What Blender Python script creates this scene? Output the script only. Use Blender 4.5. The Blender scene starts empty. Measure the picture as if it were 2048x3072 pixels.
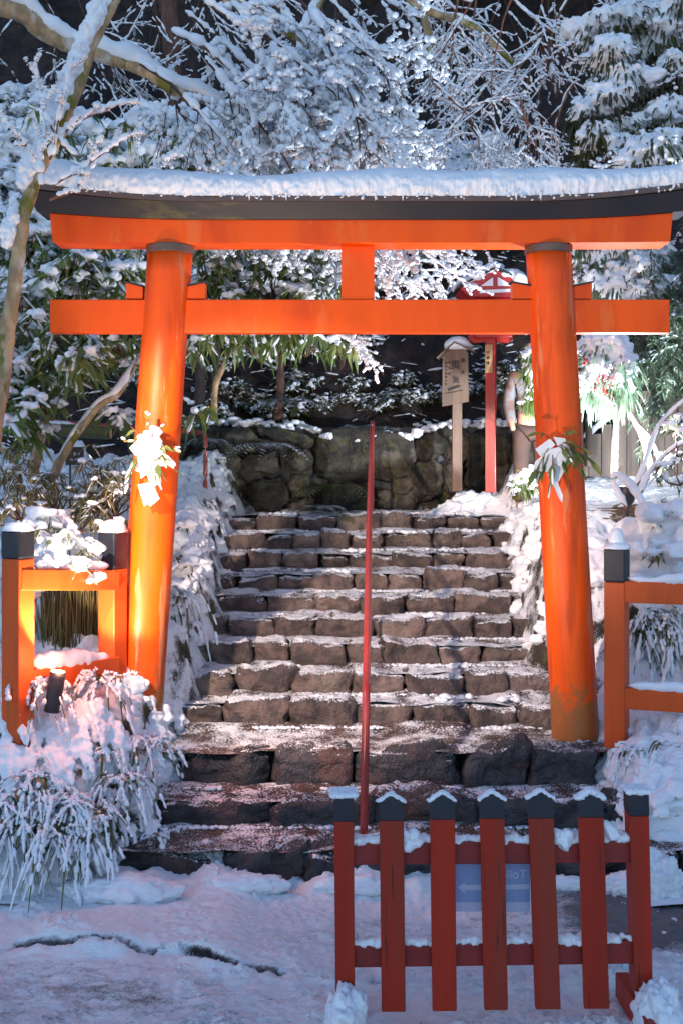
import bpy, bmesh, math, random
import numpy as np
from mathutils import Vector, Matrix
R = math.radians
scene = bpy.context.scene
col = scene.collection

# ------------------------------------------------------------------ camera
F, HY, EYE = 3500.0, 1400.0, 2.3          # focal length and horizon in photo pixels, eye height
cam_d = bpy.data.cameras.new('camera'); cam = bpy.data.objects.new('camera', cam_d); col.objects.link(cam)
cam.location = (0, 0, EYE); cam.rotation_euler = (R(90), 0, 0)
cam_d.sensor_fit = 'AUTO'; cam_d.sensor_width = 36; cam_d.lens = F/3072*36
cam_d.shift_y = -(1536-HY)/3072; cam_d.clip_end = 500; cam_d.clip_start = .05
scene.camera = cam
# ------------------------------------------------------------------ world (blue dusk)
w = bpy.data.worlds.new('World'); scene.world = w; w.use_nodes = True
nt = w.node_tree; bg = nt.nodes['Background']
sky = nt.nodes.new('ShaderNodeTexSky'); sky.sky_type = 'NISHITA'; sky.sun_disc = False
sky.sun_elevation = R(32); sky.sun_rotation = R(200); sky.ozone_density = 3.0; sky.air_density = 1.0; sky.dust_density = .05
nt.links.new(sky.outputs[0], bg.inputs[0]); bg.inputs[1].default_value = .15
scene.view_settings.view_transform = 'Standard'; scene.view_settings.look = 'None'
scene.view_settings.exposure = .36; scene.view_settings.gamma = 1
scene.cycles.max_bounces = 5; scene.cycles.diffuse_bounces = 3; scene.cycles.glossy_bounces = 2
scene.cycles.transmission_bounces = 2; scene.cycles.transparent_max_bounces = 4
scene.cycles.use_denoising = True
scene.cycles.caustics_reflective = False; scene.cycles.caustics_refractive = False
# ------------------------------------------------------------------ lamps (garden floodlights and added fill lights)
def lamp(name, loc, target, energy, color, angle=160, size=.04, blend=.6):
    d = bpy.data.lights.new(name, 'SPOT'); o = bpy.data.objects.new(name, d); col.objects.link(o)
    d.energy = energy*.72; d.color = color; d.spot_size = R(angle); d.spot_blend = blend; d.shadow_soft_size = size
    o.location = loc
    o.rotation_euler = (Vector(target)-Vector(loc)).to_track_quat('-Z', 'Y').to_euler()
    return o
lamp('warm_floodlight_beam', (-1.665, 6.86, 1.13), (-.80, 7.8, 3.65), 180, (1, .72, .50), 130, .03, .2)
lamp('warm_path_floodlight', (-.75, 4.6, .5), (.25, 8.0, 3.0), 480, (1, .74, .56), 68, .05, .6)
lamp('stair_floodlight', (-2.25, 4.5, 3.5), (.30, 9.2, 1.15), 1850, (1, .76, .62), 43, .06, .5)
lamp('cool_floodlight_beam', (2.25, 9.2, 2.2), (2.2, 9.9, 4.4), 600, (.80, .90, 1), 170, .05, .3)
lamp('cool_side_floodlight', (1.95, 9.3, 2.35), (2.35, 9.9, 5.4), 560, (.82, .91, 1), 66, .05, .4)
gl_ = lamp('gate_bounce_fill', (-1.28, 7.22, 1.30), (-.1, 7.3, .3), 52, (1, .46, .34), 72, .10, .8)  # unseen fill added for reddish light bouncing off the gate onto the steps
pt = bpy.data.lights.new('spotlight_glow', 'POINT'); pto = bpy.data.objects.new('spotlight_glow', pt); col.objects.link(pto); pto.location = (-1.62, 6.80, 1.16); pt.energy = 8; pt.color = (1, .38, .22); pt.shadow_soft_size = .05
lamp('cool_canopy_fill', (.2, 8.9, 1.75), (.1, 10.6, 6.0), 210, (.72, .84, 1), 95, .08, .8)  # unseen fill added to brighten the snowy canopy, no fixture stands here

# ================================================================== numpy mesh tools
def P(px, py, D): return np.array(((px-1024)/F*D, D, EYE-(py-HY)/F*D))
def hsh(i, j, k, s):
    with np.errstate(over='ignore'):
        n = (i.astype(np.int64)*374761393 + j.astype(np.int64)*668265263 + k.astype(np.int64)*2147483647 + s*974711) & 0xffffffff
        n = ((n ^ (n >> 13))*1274126177) & 0xffffffff
        n = (n ^ (n >> 16))
    return (n & 0xffff)/65535.0
def vnoise(p, s=0):
    p = np.asarray(p, float); f = np.floor(p).astype(np.int64); t = p-f; t = t*t*(3-2*t)
    i, j, k = f[..., 0], f[..., 1], f[..., 2]; x, y, z = t[..., 0], t[..., 1], t[..., 2]
    def L(a, b, u): return a+(b-a)*u
    c = lambda a, b, d: hsh(i+a, j+b, k+d, s)
    return L(L(L(c(0,0,0), c(1,0,0), x), L(c(0,1,0), c(1,1,0), x), y), L(L(c(0,0,1), c(1,0,1), x), L(c(0,1,1), c(1,1,1), x), y), z)*2-1
def fbm(p, o=3, s=0):
    p = np.asarray(p, float); r = 0; a = 1
    for q in range(o): r = r+a*vnoise(p*2**q, s+q*17); a *= .5
    return r
def pillow(p, s=0): return np.abs(vnoise(p, s))+.5*np.abs(vnoise(np.asarray(p)*2.1+7, s+3))
def smooth(a, b, x):
    t = np.clip((x-a)/(b-a), 0, 1); return t*t*(3-2*t)
def nrm(v): return v/np.maximum(np.linalg.norm(v, axis=-1, keepdims=True), 1e-9)

class MB:
    def __init__(s): s.v = []; s.f = {3: [], 4: []}; s.n = 0; s.ng = []
    def add(s, V, faces):
        V = np.asarray(V, float).reshape(-1, 3); 
        for fc in faces:
            fc = np.asarray(fc)
            if fc.size: s.f[fc.shape[-1]].append(fc.reshape(-1, fc.shape[-1])+s.n)
        s.v.append(V); s.n += len(V)
    def poly(s, V, loops):            # small hand-made polys
        V = np.asarray(V, float); b = s.n; s.v.append(V); s.n += len(V)
        for l in loops:
            if len(l) in (3, 4): s.f[len(l)].append(np.array([l])+b)
            else: s.ng.append([q+b for q in l])
    def box(s, c, size, M=None):
        sx, sy, sz = [q/2 for q in size]
        V = np.array([(x*sx, y*sy, z*sz) for z in (-1, 1) for y in (-1, 1) for x in (-1, 1)], float)
        if M is not None: V = V@np.array(M).T
        s.add(V+np.array(c), [[[0,2,3,1],[4,5,7,6],[0,1,5,4],[2,6,7,3],[0,4,6,2],[1,3,7,5]]])
    def build(s, name, mat, parent=None, smooth_=False, loc=None):
        V = np.concatenate(s.v) if s.v else np.zeros((0, 3))
        if parent is not None: V = V-np.array(parent.matrix_basis.translation if parent.parent is None else parent['_o'])
        me = bpy.data.meshes.new(name)
        loops, starts, tot = [], [], 0
        for k in (3, 4):
            if s.f[k]:
                a = np.concatenate(s.f[k]); loops.append(a.ravel()); starts.append(tot+np.arange(len(a))*k); tot += a.size
        for g in s.ng:
            loops.append(np.array(g)); starts.append(np.array([tot])); tot += len(g)
        L = np.concatenate(loops).astype(np.int32); S = np.concatenate(starts).astype(np.int32)
        me.vertices.add(len(V)); me.vertices.foreach_set('co', V.astype(np.float32).ravel())
        me.loops.add(len(L)); me.loops.foreach_set('vertex_index', L)
        me.polygons.add(len(S)); me.polygons.foreach_set('loop_start', S)
        me.update(calc_edges=True); me.validate()
        me.polygons.foreach_set('use_smooth', np.full(len(me.polygons), smooth_, dtype=bool))
        me.materials.append(mat)
        o = bpy.data.objects.new(name, me); col.objects.link(o)
        if parent is not None:
            o.parent = parent
            o['_o'] = [float(q) for q in (parent.matrix_basis.translation if parent.parent is None else parent['_o'])]
        return o
def tag(o, label=None, cat=None, group=None, kind=None):
    if label: o['label'] = label
    if cat: o['category'] = cat
    if group: o['group'] = group
    if kind: o['kind'] = kind
    return o
def thing(name, label, cat, loc=(0, 0, 0), group=None):
    o = bpy.data.objects.new(name, None); col.objects.link(o); o.location = [float(q) for q in loc]
    return tag(o, label, cat, group)
def clone(root, loc, rotz=0, scale=1.0, label=None, group=None, cat=None):
    r = root.copy(); col.objects.link(r); r.location = [float(q) for q in loc]; r.rotation_euler = (0, 0, rotz)
    r.scale = (scale,)*3 if np.isscalar(scale) else scale
    if label: r['label'] = label
    if group: r['group'] = group
    for ch in list(root.children):
        c = ch.copy(); col.objects.link(c); c.parent = r
        for g in list(ch.children):
            d = g.copy(); col.objects.link(d); d.parent = c
    return r

# unit shapes
def ico(sub):
    bm = bmesh.new(); bmesh.ops.create_icosphere(bm, subdivisions=sub, radius=1)
    V = np.array([v.co[:] for v in bm.verts]); Fc = np.array([[v.index for v in f.verts] for f in bm.faces]); bm.free()
    return V, Fc
ICO1, ICO2, ICO3 = ico(1), ico(2), ico(3)
def blobs(mb, C, rad, rng, unit=None, flat=.75, jag=.25, freq=2.2):
    """lumpy snow balls, C (n,3), rad (n,)"""
    U, Fc = unit or ICO2; n = len(C); C = np.asarray(C, float); rad = np.asarray(rad, float)
    if n == 0: return
    off = rng.uniform(-50, 50, (n, 1, 3))
    d = 1+jag*fbm(U[None]*freq+off, 3)+.35*jag*pillow(U[None]*freq*1.7+off, 2)
    sc = np.stack([rng.uniform(.8, 1.3, n), rng.uniform(.8, 1.3, n), np.full(n, flat)*rng.uniform(.85, 1.15, n)], -1)
    V = C[:, None]+U[None]*d[..., None]*sc[:, None]*rad[:, None, None]
    mb.add(V, [Fc[None]+np.arange(n)[:, None, None]*len(U)])
def frames(T):
    T = nrm(T); up = np.zeros_like(T); up[..., 2] = 1
    s = np.cross(T, up); bad = np.linalg.norm(s, axis=-1) < 1e-3; s[bad] = (1, 0, 0); s = nrm(s)
    return T, s, np.cross(s, T)
def segs(mb, A, B, ra, rb, k=5):
    """open cone segments"""
    A = np.asarray(A, float); B = np.asarray(B, float); n = len(A)
    if n == 0: return
    T, s, u = frames(B-A); ang = np.arange(k)*2*math.pi/k
    ring = np.cos(ang)[None, :, None]*s[:, None]+np.sin(ang)[None, :, None]*u[:, None]
    V = np.concatenate([A[:, None]+ring*np.asarray(ra)[:, None, None], B[:, None]+ring*np.asarray(rb)[:, None, None]], 1)
    i = np.arange(k); q = np.stack([i, (i+1) % k, (i+1) % k+k, i+k], -1)
    mb.add(V, [q[None]+np.arange(n)[:, None, None]*2*k])
SP_T = np.array([0, .12, .38, .66, .9, 1.0]); SP_R = np.array([0.05, .72, 1.0, .95, .65, .05])
def spindles(mb, A, B, r, rng, k=6, flat=.8, lift=.7):
    """snow sausages lying on the upper side of twigs"""
    A = np.asarray(A, float); B = np.asarray(B, float); n = len(A)
    if n == 0: return
    r = np.asarray(r, float); T, s, u = frames(B-A); ang = np.arange(k)*2*math.pi/k
    ring = np.cos(ang)[None, :, None]*s[:, None]+flat*np.sin(ang)[None, :, None]*u[:, None]
    m = len(SP_T); prof = SP_R[None]*rng.uniform(.55, 1.4, (n, m))
    C = A[:, None]+(B-A)[:, None]*SP_T[None, :, None]; C[..., 2] += (r*lift)[:, None]
    V = C[:, :, None]+ring[:, None]*prof[:, :, None, None]*r[:, None, None, None]
    i = np.arange(k); q = np.concatenate([np.stack([i, (i+1) % k, (i+1) % k+k, i+k], -1)+j*k for j in range(m-1)])
    mb.add(V, [q[None]+np.arange(n)[:, None, None]*m*k])
def spline(pts, n):
    pts = np.asarray(pts, float); d = pts.shape[1]; out = []
    Q = np.vstack([2*pts[0]-pts[1], pts, 2*pts[-1]-pts[-2]]); m = len(pts)-1
    t = np.linspace(0, m-1e-6, n); i = t.astype(int); f = (t-i)[:, None]
    a, b, c, e = Q[i], Q[i+1], Q[i+2], Q[i+3]
    return .5*((2*b)+(-a+c)*f+(2*a-5*b+4*c-e)*f**2+(-a+3*b-3*c+e)*f**3)
def tube(mb, pts, rad, k=10, rough=0, seed=0, cap=True, flat=1):
    pts = np.asarray(pts, float); n = len(pts); rad = np.broadcast_to(np.asarray(rad, float), (n,))
    T, s, u = frames(np.gradient(pts, axis=0)); ang = np.arange(k)*2*math.pi/k
    ring = np.cos(ang)[None, :, None]*s[:, None]+flat*np.sin(ang)[None, :, None]*u[:, None]
    V = pts[:, None]+ring*rad[:, None, None]
    if rough: V = V+ring*(rad*rough)[:, None, None]*fbm(V*3/np.mean(rad)*.35, 2, seed)[..., None]
    i = np.arange(k); q = np.concatenate([np.stack([i, (i+1) % k, (i+1) % k+k, i+k], -1)+j*k for j in range(n-1)])
    mb.add(V, [q])
    if cap:
        b = mb.n-n*k; mb.ng.append([int(b+x) for x in i[::-1]]); mb.ng.append([int(b+(n-1)*k+x) for x in i])
def snow_strip(mb, pts, rad, h, rng, k=10, seed=0, var=.35, lift=.55):
    """continuous ridge of snow on a limb: pts centreline, rad limb radius, h snow half thickness"""
    pts = np.asarray(pts, float).copy(); n = len(pts)
    h = np.broadcast_to(np.asarray(h, float), (n,))*(1+var*fbm(pts*6, 2, seed)); rad = np.broadcast_to(np.asarray(rad, float), (n,))
    e = np.minimum(1, np.minimum(np.arange(n), np.arange(n)[::-1])/3.0)*.95+.05
    pts[:, 2] += rad*.6+h*lift
    tube(mb, pts, h*e, k, .22, seed)
def leaves(mb, base, out, L, W, droop, rng, fold=.35, twist=.8):
    """curved pointed blades; base (n,3), out (n,3) unit directions"""
    base = np.asarray(base, float); n = len(base); out = nrm(np.asarray(out, float))
    T = np.array([0, .3, .62, 1.0]); Wp = np.array([.16, .9, .8, .04])
    L = np.broadcast_to(L, (n,)); W = np.broadcast_to(W, (n,)); droop = np.broadcast_to(droop, (n,))
    C = base[:, None]+out[:, None]*(T[None, :, None]*L[:, None, None])
    C[..., 2] -= (droop*L)[:, None]*T[None]**2
    t, s, u = frames(out); a = rng.uniform(-twist, twist, n)[:, None]
    s2 = s*np.cos(a)+u*np.sin(a); u2 = -s*np.sin(a)+u*np.cos(a)
    w = Wp[None, :, None]*W[:, None, None]*.5
    V = np.stack([C-s2[:, None]*w+u2[:, None]*w*fold, C, C+s2[:, None]*w+u2[:, None]*w*fold], 2)
    q = []
    for j in range(3):
        for e in (0, 1): q.append([j*3+e, j*3+e+1, j*3+e+4, j*3+e+3])
    mb.add(V, [np.array(q)[None]+np.arange(n)[:, None, None]*12]); return C
def lathe(mb, c, prof, k=24, axis=None):
    """prof list of (r,z)"""
    ang = np.arange(k)*2*math.pi/k; prof = np.array(prof, float); m = len(prof)
    V = np.stack([prof[:, 0][:, None]*np.cos(ang), prof[:, 0][:, None]*np.sin(ang), np.repeat(prof[:, 1][:, None], k, 1)], -1)+np.array(c)
    i = np.arange(k); q = np.concatenate([np.stack([i, (i+1) % k, (i+1) % k+k, i+k], -1)+j*k for j in range(m-1)])
    mb.add(V, [q]); b = mb.n-m*k
    mb.ng.append([int(b+x) for x in i[::-1]]); mb.ng.append([int(b+(m-1)*k+x) for x in i])
ICO4 = ico(5)
def mound(mb, c, r, rg, jag=.35, freq=1.6):
    U, Fc = ICO4; off = rg.uniform(-50, 50, 3); q = U*np.array(r)/max(r)
    d = 1+jag*(.6*fbm(q*freq+off, 2)+.8*pillow(q*freq*2.2+off, 3)-.35)+jag*.35*pillow(q*freq*7+off, 5)+.03*fbm(q*freq*18+off, 2)
    mb.add(U*d[:, None]*np.array(r)+np.array(c), [Fc])
def fuse(src, dst, voxel=.012, amp=.004, it=2, freq=45):
    """melt overlapping snow lumps into one continuous skin and add it to dst"""
    if not src.n: return
    src.build('lumps', m_snow_tmp); ob = bpy.data.objects['lumps']; me0 = ob.data
    md = ob.modifiers.new('r', 'REMESH'); md.mode = 'VOXEL'; md.voxel_size = voxel
    if it: md2 = ob.modifiers.new('s', 'SMOOTH'); md2.factor = .5; md2.iterations = it
    dg = bpy.context.evaluated_depsgraph_get(); dg.update(); ev = ob.evaluated_get(dg); me = ev.to_mesh()
    n = len(me.vertices); V = np.zeros(n*3, np.float32); N = np.zeros(n*3, np.float32)
    me.vertices.foreach_get('co', V); me.vertices.foreach_get('normal', N); V = V.reshape(-1, 3).astype(float); N = N.reshape(-1, 3).astype(float)
    L = np.zeros(len(me.loops), np.int32); me.loops.foreach_get('vertex_index', L); tot = np.zeros(len(me.polygons), np.int32); me.polygons.foreach_get('loop_total', tot)
    ev.to_mesh_clear(); bpy.data.objects.remove(ob); bpy.data.meshes.remove(me0)
    assert (tot == 4).all(); Fq = L.reshape(-1, 4)
    V = V+N*(amp*(fbm(V*freq, 3, 5)+.8*pillow(V*freq*.5, 9)-.3))[:, None]; dst.add(V, [Fq])
m_snow_tmp = bpy.data.materials.new('tmp')
CUBES = {}
def cube_grid(n):
    if n not in CUBES:
        bm = bmesh.new(); bmesh.ops.create_cube(bm, size=2); bmesh.ops.subdivide_edges(bm, edges=bm.edges[:], cuts=n, use_grid_fill=True)
        bm.verts.index_update(); bm.verts.ensure_lookup_table()
        CUBES[n] = (np.array([v.co[:] for v in bm.verts]), np.array([[v.index for v in f.verts] for f in bm.faces])); bm.free()
    return CUBES[n]
def rock(mb, c, size, rng, rnd=.3, amp=.05, freq=5, n=7, M=None, bulge=.0):
    U, Fc = cube_grid(n); h = np.array(size)/2; r = rnd*min(h)*1.0
    p = np.sign(U)*np.abs(U)**.85*h; q = np.clip(p, -(h-r), h-r); d = p-q
    v = q+nrm(d)*r*(np.linalg.norm(d, axis=-1, keepdims=True) > 1e-6)
    nn = nrm(v/h); seed = int(rng.integers(0, 9999)); off = rng.uniform(-40, 40, 3)
    v = v+nn*(amp*fbm(v*freq+off, 3, seed)-amp*.55*np.abs(vnoise(v*freq*2.3+off, seed+5))+amp*.28*vnoise(v*freq*6+off, seed+6))[:, None]
    v = v+nn*bulge*(1-(U**2).min(axis=1, keepdims=True))*0
    if M is not None: v = v@np.array(M).T
    mb.add(v+np.array(c), [Fc])
def bevel_box(mb, c, size, b=.006, M=None):
    U, Fc = cube_grid(1) if False else cube_grid(3)
    h = np.array(size)/2; p = np.sign(U)*np.where(np.abs(U) > .9, 1, np.where(np.abs(U) > .3, 1-b/h, 0))*h
    cnt = (np.abs(U) > .9).sum(1); q = np.clip(p, -(h-b), h-b); d = p-q
    v = q+nrm(d)*b*(np.linalg.norm(d, axis=-1, keepdims=True) > 1e-9)
    if M is not None: v = v@np.array(M).T
    mb.add(v+np.array(c), [Fc])
def rotz(a): return np.array([[math.cos(a), -math.sin(a), 0], [math.sin(a), math.cos(a), 0], [0, 0, 1]])

# ================================================================== materials
def nodes(m): m.use_nodes = True; return m.node_tree, m.node_tree.nodes, m.node_tree.links, m.node_tree.nodes['Principled BSDF']
def noise_(N, Lk, vec, scale, detail=4, rough=.55):
    n = N.new('ShaderNodeTexNoise'); n.inputs['Scale'].default_value = scale; n.inputs['Detail'].default_value = detail
    n.inputs['Roughness'].default_value = rough; Lk.new(vec, n.inputs['Vector']); return n.outputs['Fac']
def ramp_(N, Lk, f, a, b):
    n = N.new('ShaderNodeMapRange'); n.interpolation_type = 'SMOOTHSTEP'
    n.inputs['From Min'].default_value = a; n.inputs['From Max'].default_value = b; Lk.new(f, n.inputs['Value']); return n.outputs[0]
def math_(N, Lk, op, a, b):
    n = N.new('ShaderNodeMath'); n.operation = op
    for i, q in enumerate((a, b)):
        if isinstance(q, (int, float)): n.inputs[i].default_value = q
        else: Lk.new(q, n.inputs[i])
    return n.outputs[0]
def mix_(N, Lk, f, a, b):
    n = N.new('ShaderNodeMix'); n.data_type = 'RGBA'
    if isinstance(f, (int, float)): n.inputs[0].default_value = f
    else: Lk.new(f, n.inputs[0])
    for i, q in ((6, a), (7, b)):
        if isinstance(q, tuple): n.inputs[i].default_value = (*q, 1)
        else: Lk.new(q, n.inputs[i])
    return n.outputs[2]
SNOWC = (.86, .88, .92)
def mat(name, c1, c2=None, scale=6, rough=.6, bump=.3, bscale=40, bdist=.01, stretch=(1, 1, 1), snow=None, patch=None, coat=0, zpatch=None, xr=None, sss=0, metal=0, lo=.35, hi=.65, c3=None, s3=2.0, spec=None, rnd=0):
    """snow=(threshold, softness, noise amp, noise scale, speckle amp); patch=(colour, scale, thr, soft); zpatch=(colour, z0, z1)"""
    m = bpy.data.materials.new(name); t, N, Lk, bs = nodes(m)
    tc = N.new('ShaderNodeTexCoord'); mp = N.new('ShaderNodeMapping'); mp.inputs['Scale'].default_value = stretch
    Lk.new(tc.outputs['Object'], mp.inputs[0]); vec = mp.outputs[0]; obj = tc.outputs['Object']
    c2 = c2 or c1
    oi = N.new('ShaderNodeObjectInfo') if rnd else None
    c = mix_(N, Lk, ramp_(N, Lk, noise_(N, Lk, vec, scale), lo, hi), c1, c2)
    if c3: c = mix_(N, Lk, ramp_(N, Lk, noise_(N, Lk, vec, s3, 3), .5, .68), c, c3)
    if patch:
        pm = ramp_(N, Lk, noise_(N, Lk, vec, patch[1], 6, .65), patch[2], patch[2]+patch[3])
        if xr:
            xs_ = N.new('ShaderNodeSeparateXYZ'); Lk.new(obj, xs_.inputs[0])
            pm = math_(N, Lk, 'MULTIPLY', pm, math_(N, Lk, 'MULTIPLY', ramp_(N, Lk, xs_.outputs[0], xr[0], xr[1]), ramp_(N, Lk, xs_.outputs[0], xr[3], xr[2])))
        c = mix_(N, Lk, pm, c, patch[0])
    if rnd:
        hv = N.new('ShaderNodeHueSaturation'); q_ = N.new('ShaderNodeMapRange'); Lk.new(oi.outputs['Random'], q_.inputs[0]); q_.inputs['To Min'].default_value = 1-rnd; q_.inputs['To Max'].default_value = 1+rnd
        Lk.new(q_.outputs[0], hv.inputs['Value']); Lk.new(c, hv.inputs['Color']); c = hv.outputs[0]
    if zpatch:
        z = N.new('ShaderNodeSeparateXYZ'); Lk.new(obj, z.inputs[0])
        g = math_(N, Lk, 'ADD', ramp_(N, Lk, z.outputs[2], zpatch[2], zpatch[1]), math_(N, Lk, 'MULTIPLY', math_(N, Lk, 'SUBTRACT', noise_(N, Lk, obj, zpatch[3]*1.3, 8, .7), .5), 2.6))
        c = mix_(N, Lk, math_(N, Lk, 'MULTIPLY', ramp_(N, Lk, g, .40, .80), .9), c, zpatch[0])
    rg = rough
    bn = noise_(N, Lk, vec, bscale, 5, .65)
    if snow:
        thr, soft, amp, ns, sp = snow
        ge = N.new('ShaderNodeNewGeometry'); z = N.new('ShaderNodeSeparateXYZ'); Lk.new(ge.outputs['Normal'], z.inputs[0])
        g = math_(N, Lk, 'ADD', z.outputs[2], math_(N, Lk, 'MULTIPLY', math_(N, Lk, 'SUBTRACT', noise_(N, Lk, obj, ns, 4, .6), .5), amp*2))
        g = math_(N, Lk, 'ADD', g, math_(N, Lk, 'MULTIPLY', math_(N, Lk, 'SUBTRACT', noise_(N, Lk, obj, 75, 2, .7), .5), sp*2))
        msk = ramp_(N, Lk, g, thr, thr+soft)
        c = mix_(N, Lk, msk, c, SNOWC)
        q = N.new('ShaderNodeMapRange'); Lk.new(msk, q.inputs[0]); q.inputs['To Min'].default_value = rough; q.inputs['To Max'].default_value = .55; rg = q.outputs[0]
        bn = math_(N, Lk, 'ADD', bn, math_(N, Lk, 'MULTIPLY', msk, .8))
    Lk.new(c, bs.inputs['Base Color'])
    if isinstance(rg, (int, float)): bs.inputs['Roughness'].default_value = rg
    else: Lk.new(rg, bs.inputs['Roughness'])
    bs.inputs['Metallic'].default_value = metal
    if spec is not None: bs.inputs['Specular IOR Level'].default_value = spec
    if coat: bs.inputs['Coat Weight'].default_value = coat; bs.inputs['Coat Roughness'].default_value = .12
    if bump:
        b = N.new('ShaderNodeBump'); b.inputs['Strength'].default_value = bump; b.inputs['Distance'].default_value = bdist
        Lk.new(bn, b.inputs['Height']); Lk.new(b.outputs[0], bs.inputs['Normal'])
    return m
m_snow = mat('snow', SNOWC, (.82, .85, .9), 5, .55, .5, 60, .008)
m_snow2 = mat('snow_crust', (.86, .88, .92), (.72, .76, .82), 14, .5, .7, 90, .008)
m_verm = mat('vermilion_lacquer', (.88, .098, .001), (.80, .086, .001), 5, .36, .12, 9, .004, (1, 1, .25), patch=((.80, .13, .02), 6.0, .53, .14), c3=(.66, .062, .002), s3=2.2, coat=.0, spec=.22)
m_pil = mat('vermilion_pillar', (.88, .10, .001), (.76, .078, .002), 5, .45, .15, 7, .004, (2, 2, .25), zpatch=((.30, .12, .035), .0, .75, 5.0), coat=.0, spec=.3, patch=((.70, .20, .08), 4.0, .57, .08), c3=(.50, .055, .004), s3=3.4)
m_fence = mat('vermilion_fence', (.70, .10, .015), (.60, .085, .012), 9, .45, .35, 30, .004, (1, 1, .2), zpatch=((.16, .09, .04), -.3, .14, 9.0), spec=.3)
m_black = mat('black_paint', (.010, .014, .024), (.018, .021, .03), 8, .5, .3, 40, .003)
m_kas = mat('dark_copper_roof', (.020, .021, .028), (.034, .030, .033), 3, .45, .25, 8, .004, (.4, 1, 1), patch=((.17, .14, .03), 2.6, .47, .16), xr=(-1.6, -1.2, -.75, -.45), spec=.3)
m_copper = mat('copper_edge', (.13, .075, .062), (.09, .06, .052), 10, .45, .2, 20, .003)
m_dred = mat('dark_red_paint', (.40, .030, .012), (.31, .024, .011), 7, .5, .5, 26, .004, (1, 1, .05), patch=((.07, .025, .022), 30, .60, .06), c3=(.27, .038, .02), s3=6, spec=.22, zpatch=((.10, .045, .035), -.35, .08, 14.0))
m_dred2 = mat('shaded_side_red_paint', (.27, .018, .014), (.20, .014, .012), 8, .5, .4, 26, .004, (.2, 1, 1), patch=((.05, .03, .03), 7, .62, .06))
m_rail = mat('red_steel_paint', (.34, .030, .026), (.28, .025, .022), 20, .28, .15, 60, .002, patch=((.18, .06, .05), 14, .62, .05), coat=.2)
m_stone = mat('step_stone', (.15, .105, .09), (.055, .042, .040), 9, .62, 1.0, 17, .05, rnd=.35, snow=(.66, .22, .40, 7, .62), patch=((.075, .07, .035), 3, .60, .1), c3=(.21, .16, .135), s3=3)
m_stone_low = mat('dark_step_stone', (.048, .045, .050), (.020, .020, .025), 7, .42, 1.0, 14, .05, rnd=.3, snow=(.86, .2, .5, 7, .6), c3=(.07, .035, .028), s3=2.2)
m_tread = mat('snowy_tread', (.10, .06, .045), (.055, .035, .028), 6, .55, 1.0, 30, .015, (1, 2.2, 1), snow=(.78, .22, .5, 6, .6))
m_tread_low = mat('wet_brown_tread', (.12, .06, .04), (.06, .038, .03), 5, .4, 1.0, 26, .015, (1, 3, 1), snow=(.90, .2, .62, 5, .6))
m_rock = mat('mossy_rock', (.022, .019, .015), (.06, .05, .036), 7, .8, 1.0, 20, .05, rnd=.4, snow=(.95, .15, .3, 9, .15), patch=((.07, .07, .025), 12, .52, .12), c3=(.11, .095, .075), s3=5)
m_bark = mat('mossy_bark', (.52, .35, .19), (.30, .20, .11), 14, .8, .9, 50, .01, (1, 1, .5), patch=((.17, .16, .02), 5, .52, .07), c3=(.58, .5, .42), s3=9)
m_barkd = mat('dark_bark', (.07, .045, .035), (.035, .024, .02), 10, .85, .9, 35, .015, (1, 1, .3))
m_barkr = mat('reddish_bark', (.17, .08, .055), (.09, .045, .032), 8, .85, .9, 30, .015, (2, 2, .3))
m_twig = mat('twig_bark', (.12, .05, .035), (.07, .035, .025), 8, .7, 0)
m_twigr = mat('reddish_twig', (.30, .11, .06), (.18, .07, .04), 8, .7, 0)
m_wood = mat('weathered_board', (.19, .12, .082), (.135, .086, .062), 5, .65, .4, 26, .003, (3, 3, .25))
m_woodg = mat('grey_timber', (.18, .135, .105), (.12, .09, .075), 5, .75, .5, 26, .004, (3, 3, .2))
m_ink = mat('black_ink', (.02, .016, .014), None, 5, .6, 0)
m_white = mat('white_paper', (.82, .83, .86), (.78, .79, .83), 5, .6, .1, 20, .002)
m_red = mat('lantern_red', (.42, .015, .012), (.34, .013, .011), 6, .35, .2, 20, .003, coat=.2)
m_plaque = mat('tan_plaque', (.48, .27, .13), (.40, .22, .10), 8, .6, .2, 30, .002, (2, 2, .3))
m_bamb = mat('green_bamboo', (.10, .11, .035), (.07, .08, .03), 6, .5, .2, 20, .003)
m_dark = mat('brown_sign_board', (.06, .04, .038), (.045, .03, .03), 8, .6, .2, 20, .003)
m_metal = mat('black_metal', (.035, .035, .045), (.03, .03, .038), 8, .45, .1, 20, .002, metal=.3)
m_berry = mat('red_berry', (.55, .015, .02), None, 5, .35, 0)
m_yel = mat('yellow_bud', (.55, .42, .05), None, 5, .5, 0)
m_litter = mat('dead_twigs', (.15, .085, .05), (.08, .05, .03), 9, .8, 0)
def leafmat(name, c1, c2, snow=None, rough=.42, c3=None):
    m = mat(name, c1, c2, 3.5, rough, 0, snow=snow, c3=c3, s3=6); t, N, Lk, bs = nodes(m)
    tr = N.new('ShaderNodeBsdfTranslucent'); tr.inputs[0].default_value = (*[min(1, q*1.6) for q in c1], 1)
    mx = N.new('ShaderNodeMixShader'); mx.inputs[0].default_value = .2
    out = N['Material Output']; Lk.new(bs.outputs[0], mx.inputs[1]); Lk.new(tr.outputs[0], mx.inputs[2]); Lk.new(mx.outputs[0], out.inputs[0]); return m
m_leaf = leafmat('evergreen_leaf', (.16, .21, .05), (.07, .12, .035), c3=(.30, .29, .07))
m_leafs = leafmat('snowy_evergreen_leaf', (.050, .075, .028), (.030, .045, .020), snow=(.62, .2, .5, 14, .2))
m_leafd = leafmat('olive_leaf', (.075, .08, .028), (.05, .05, .02), snow=(.8, .2, .5, 14, .2))
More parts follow.
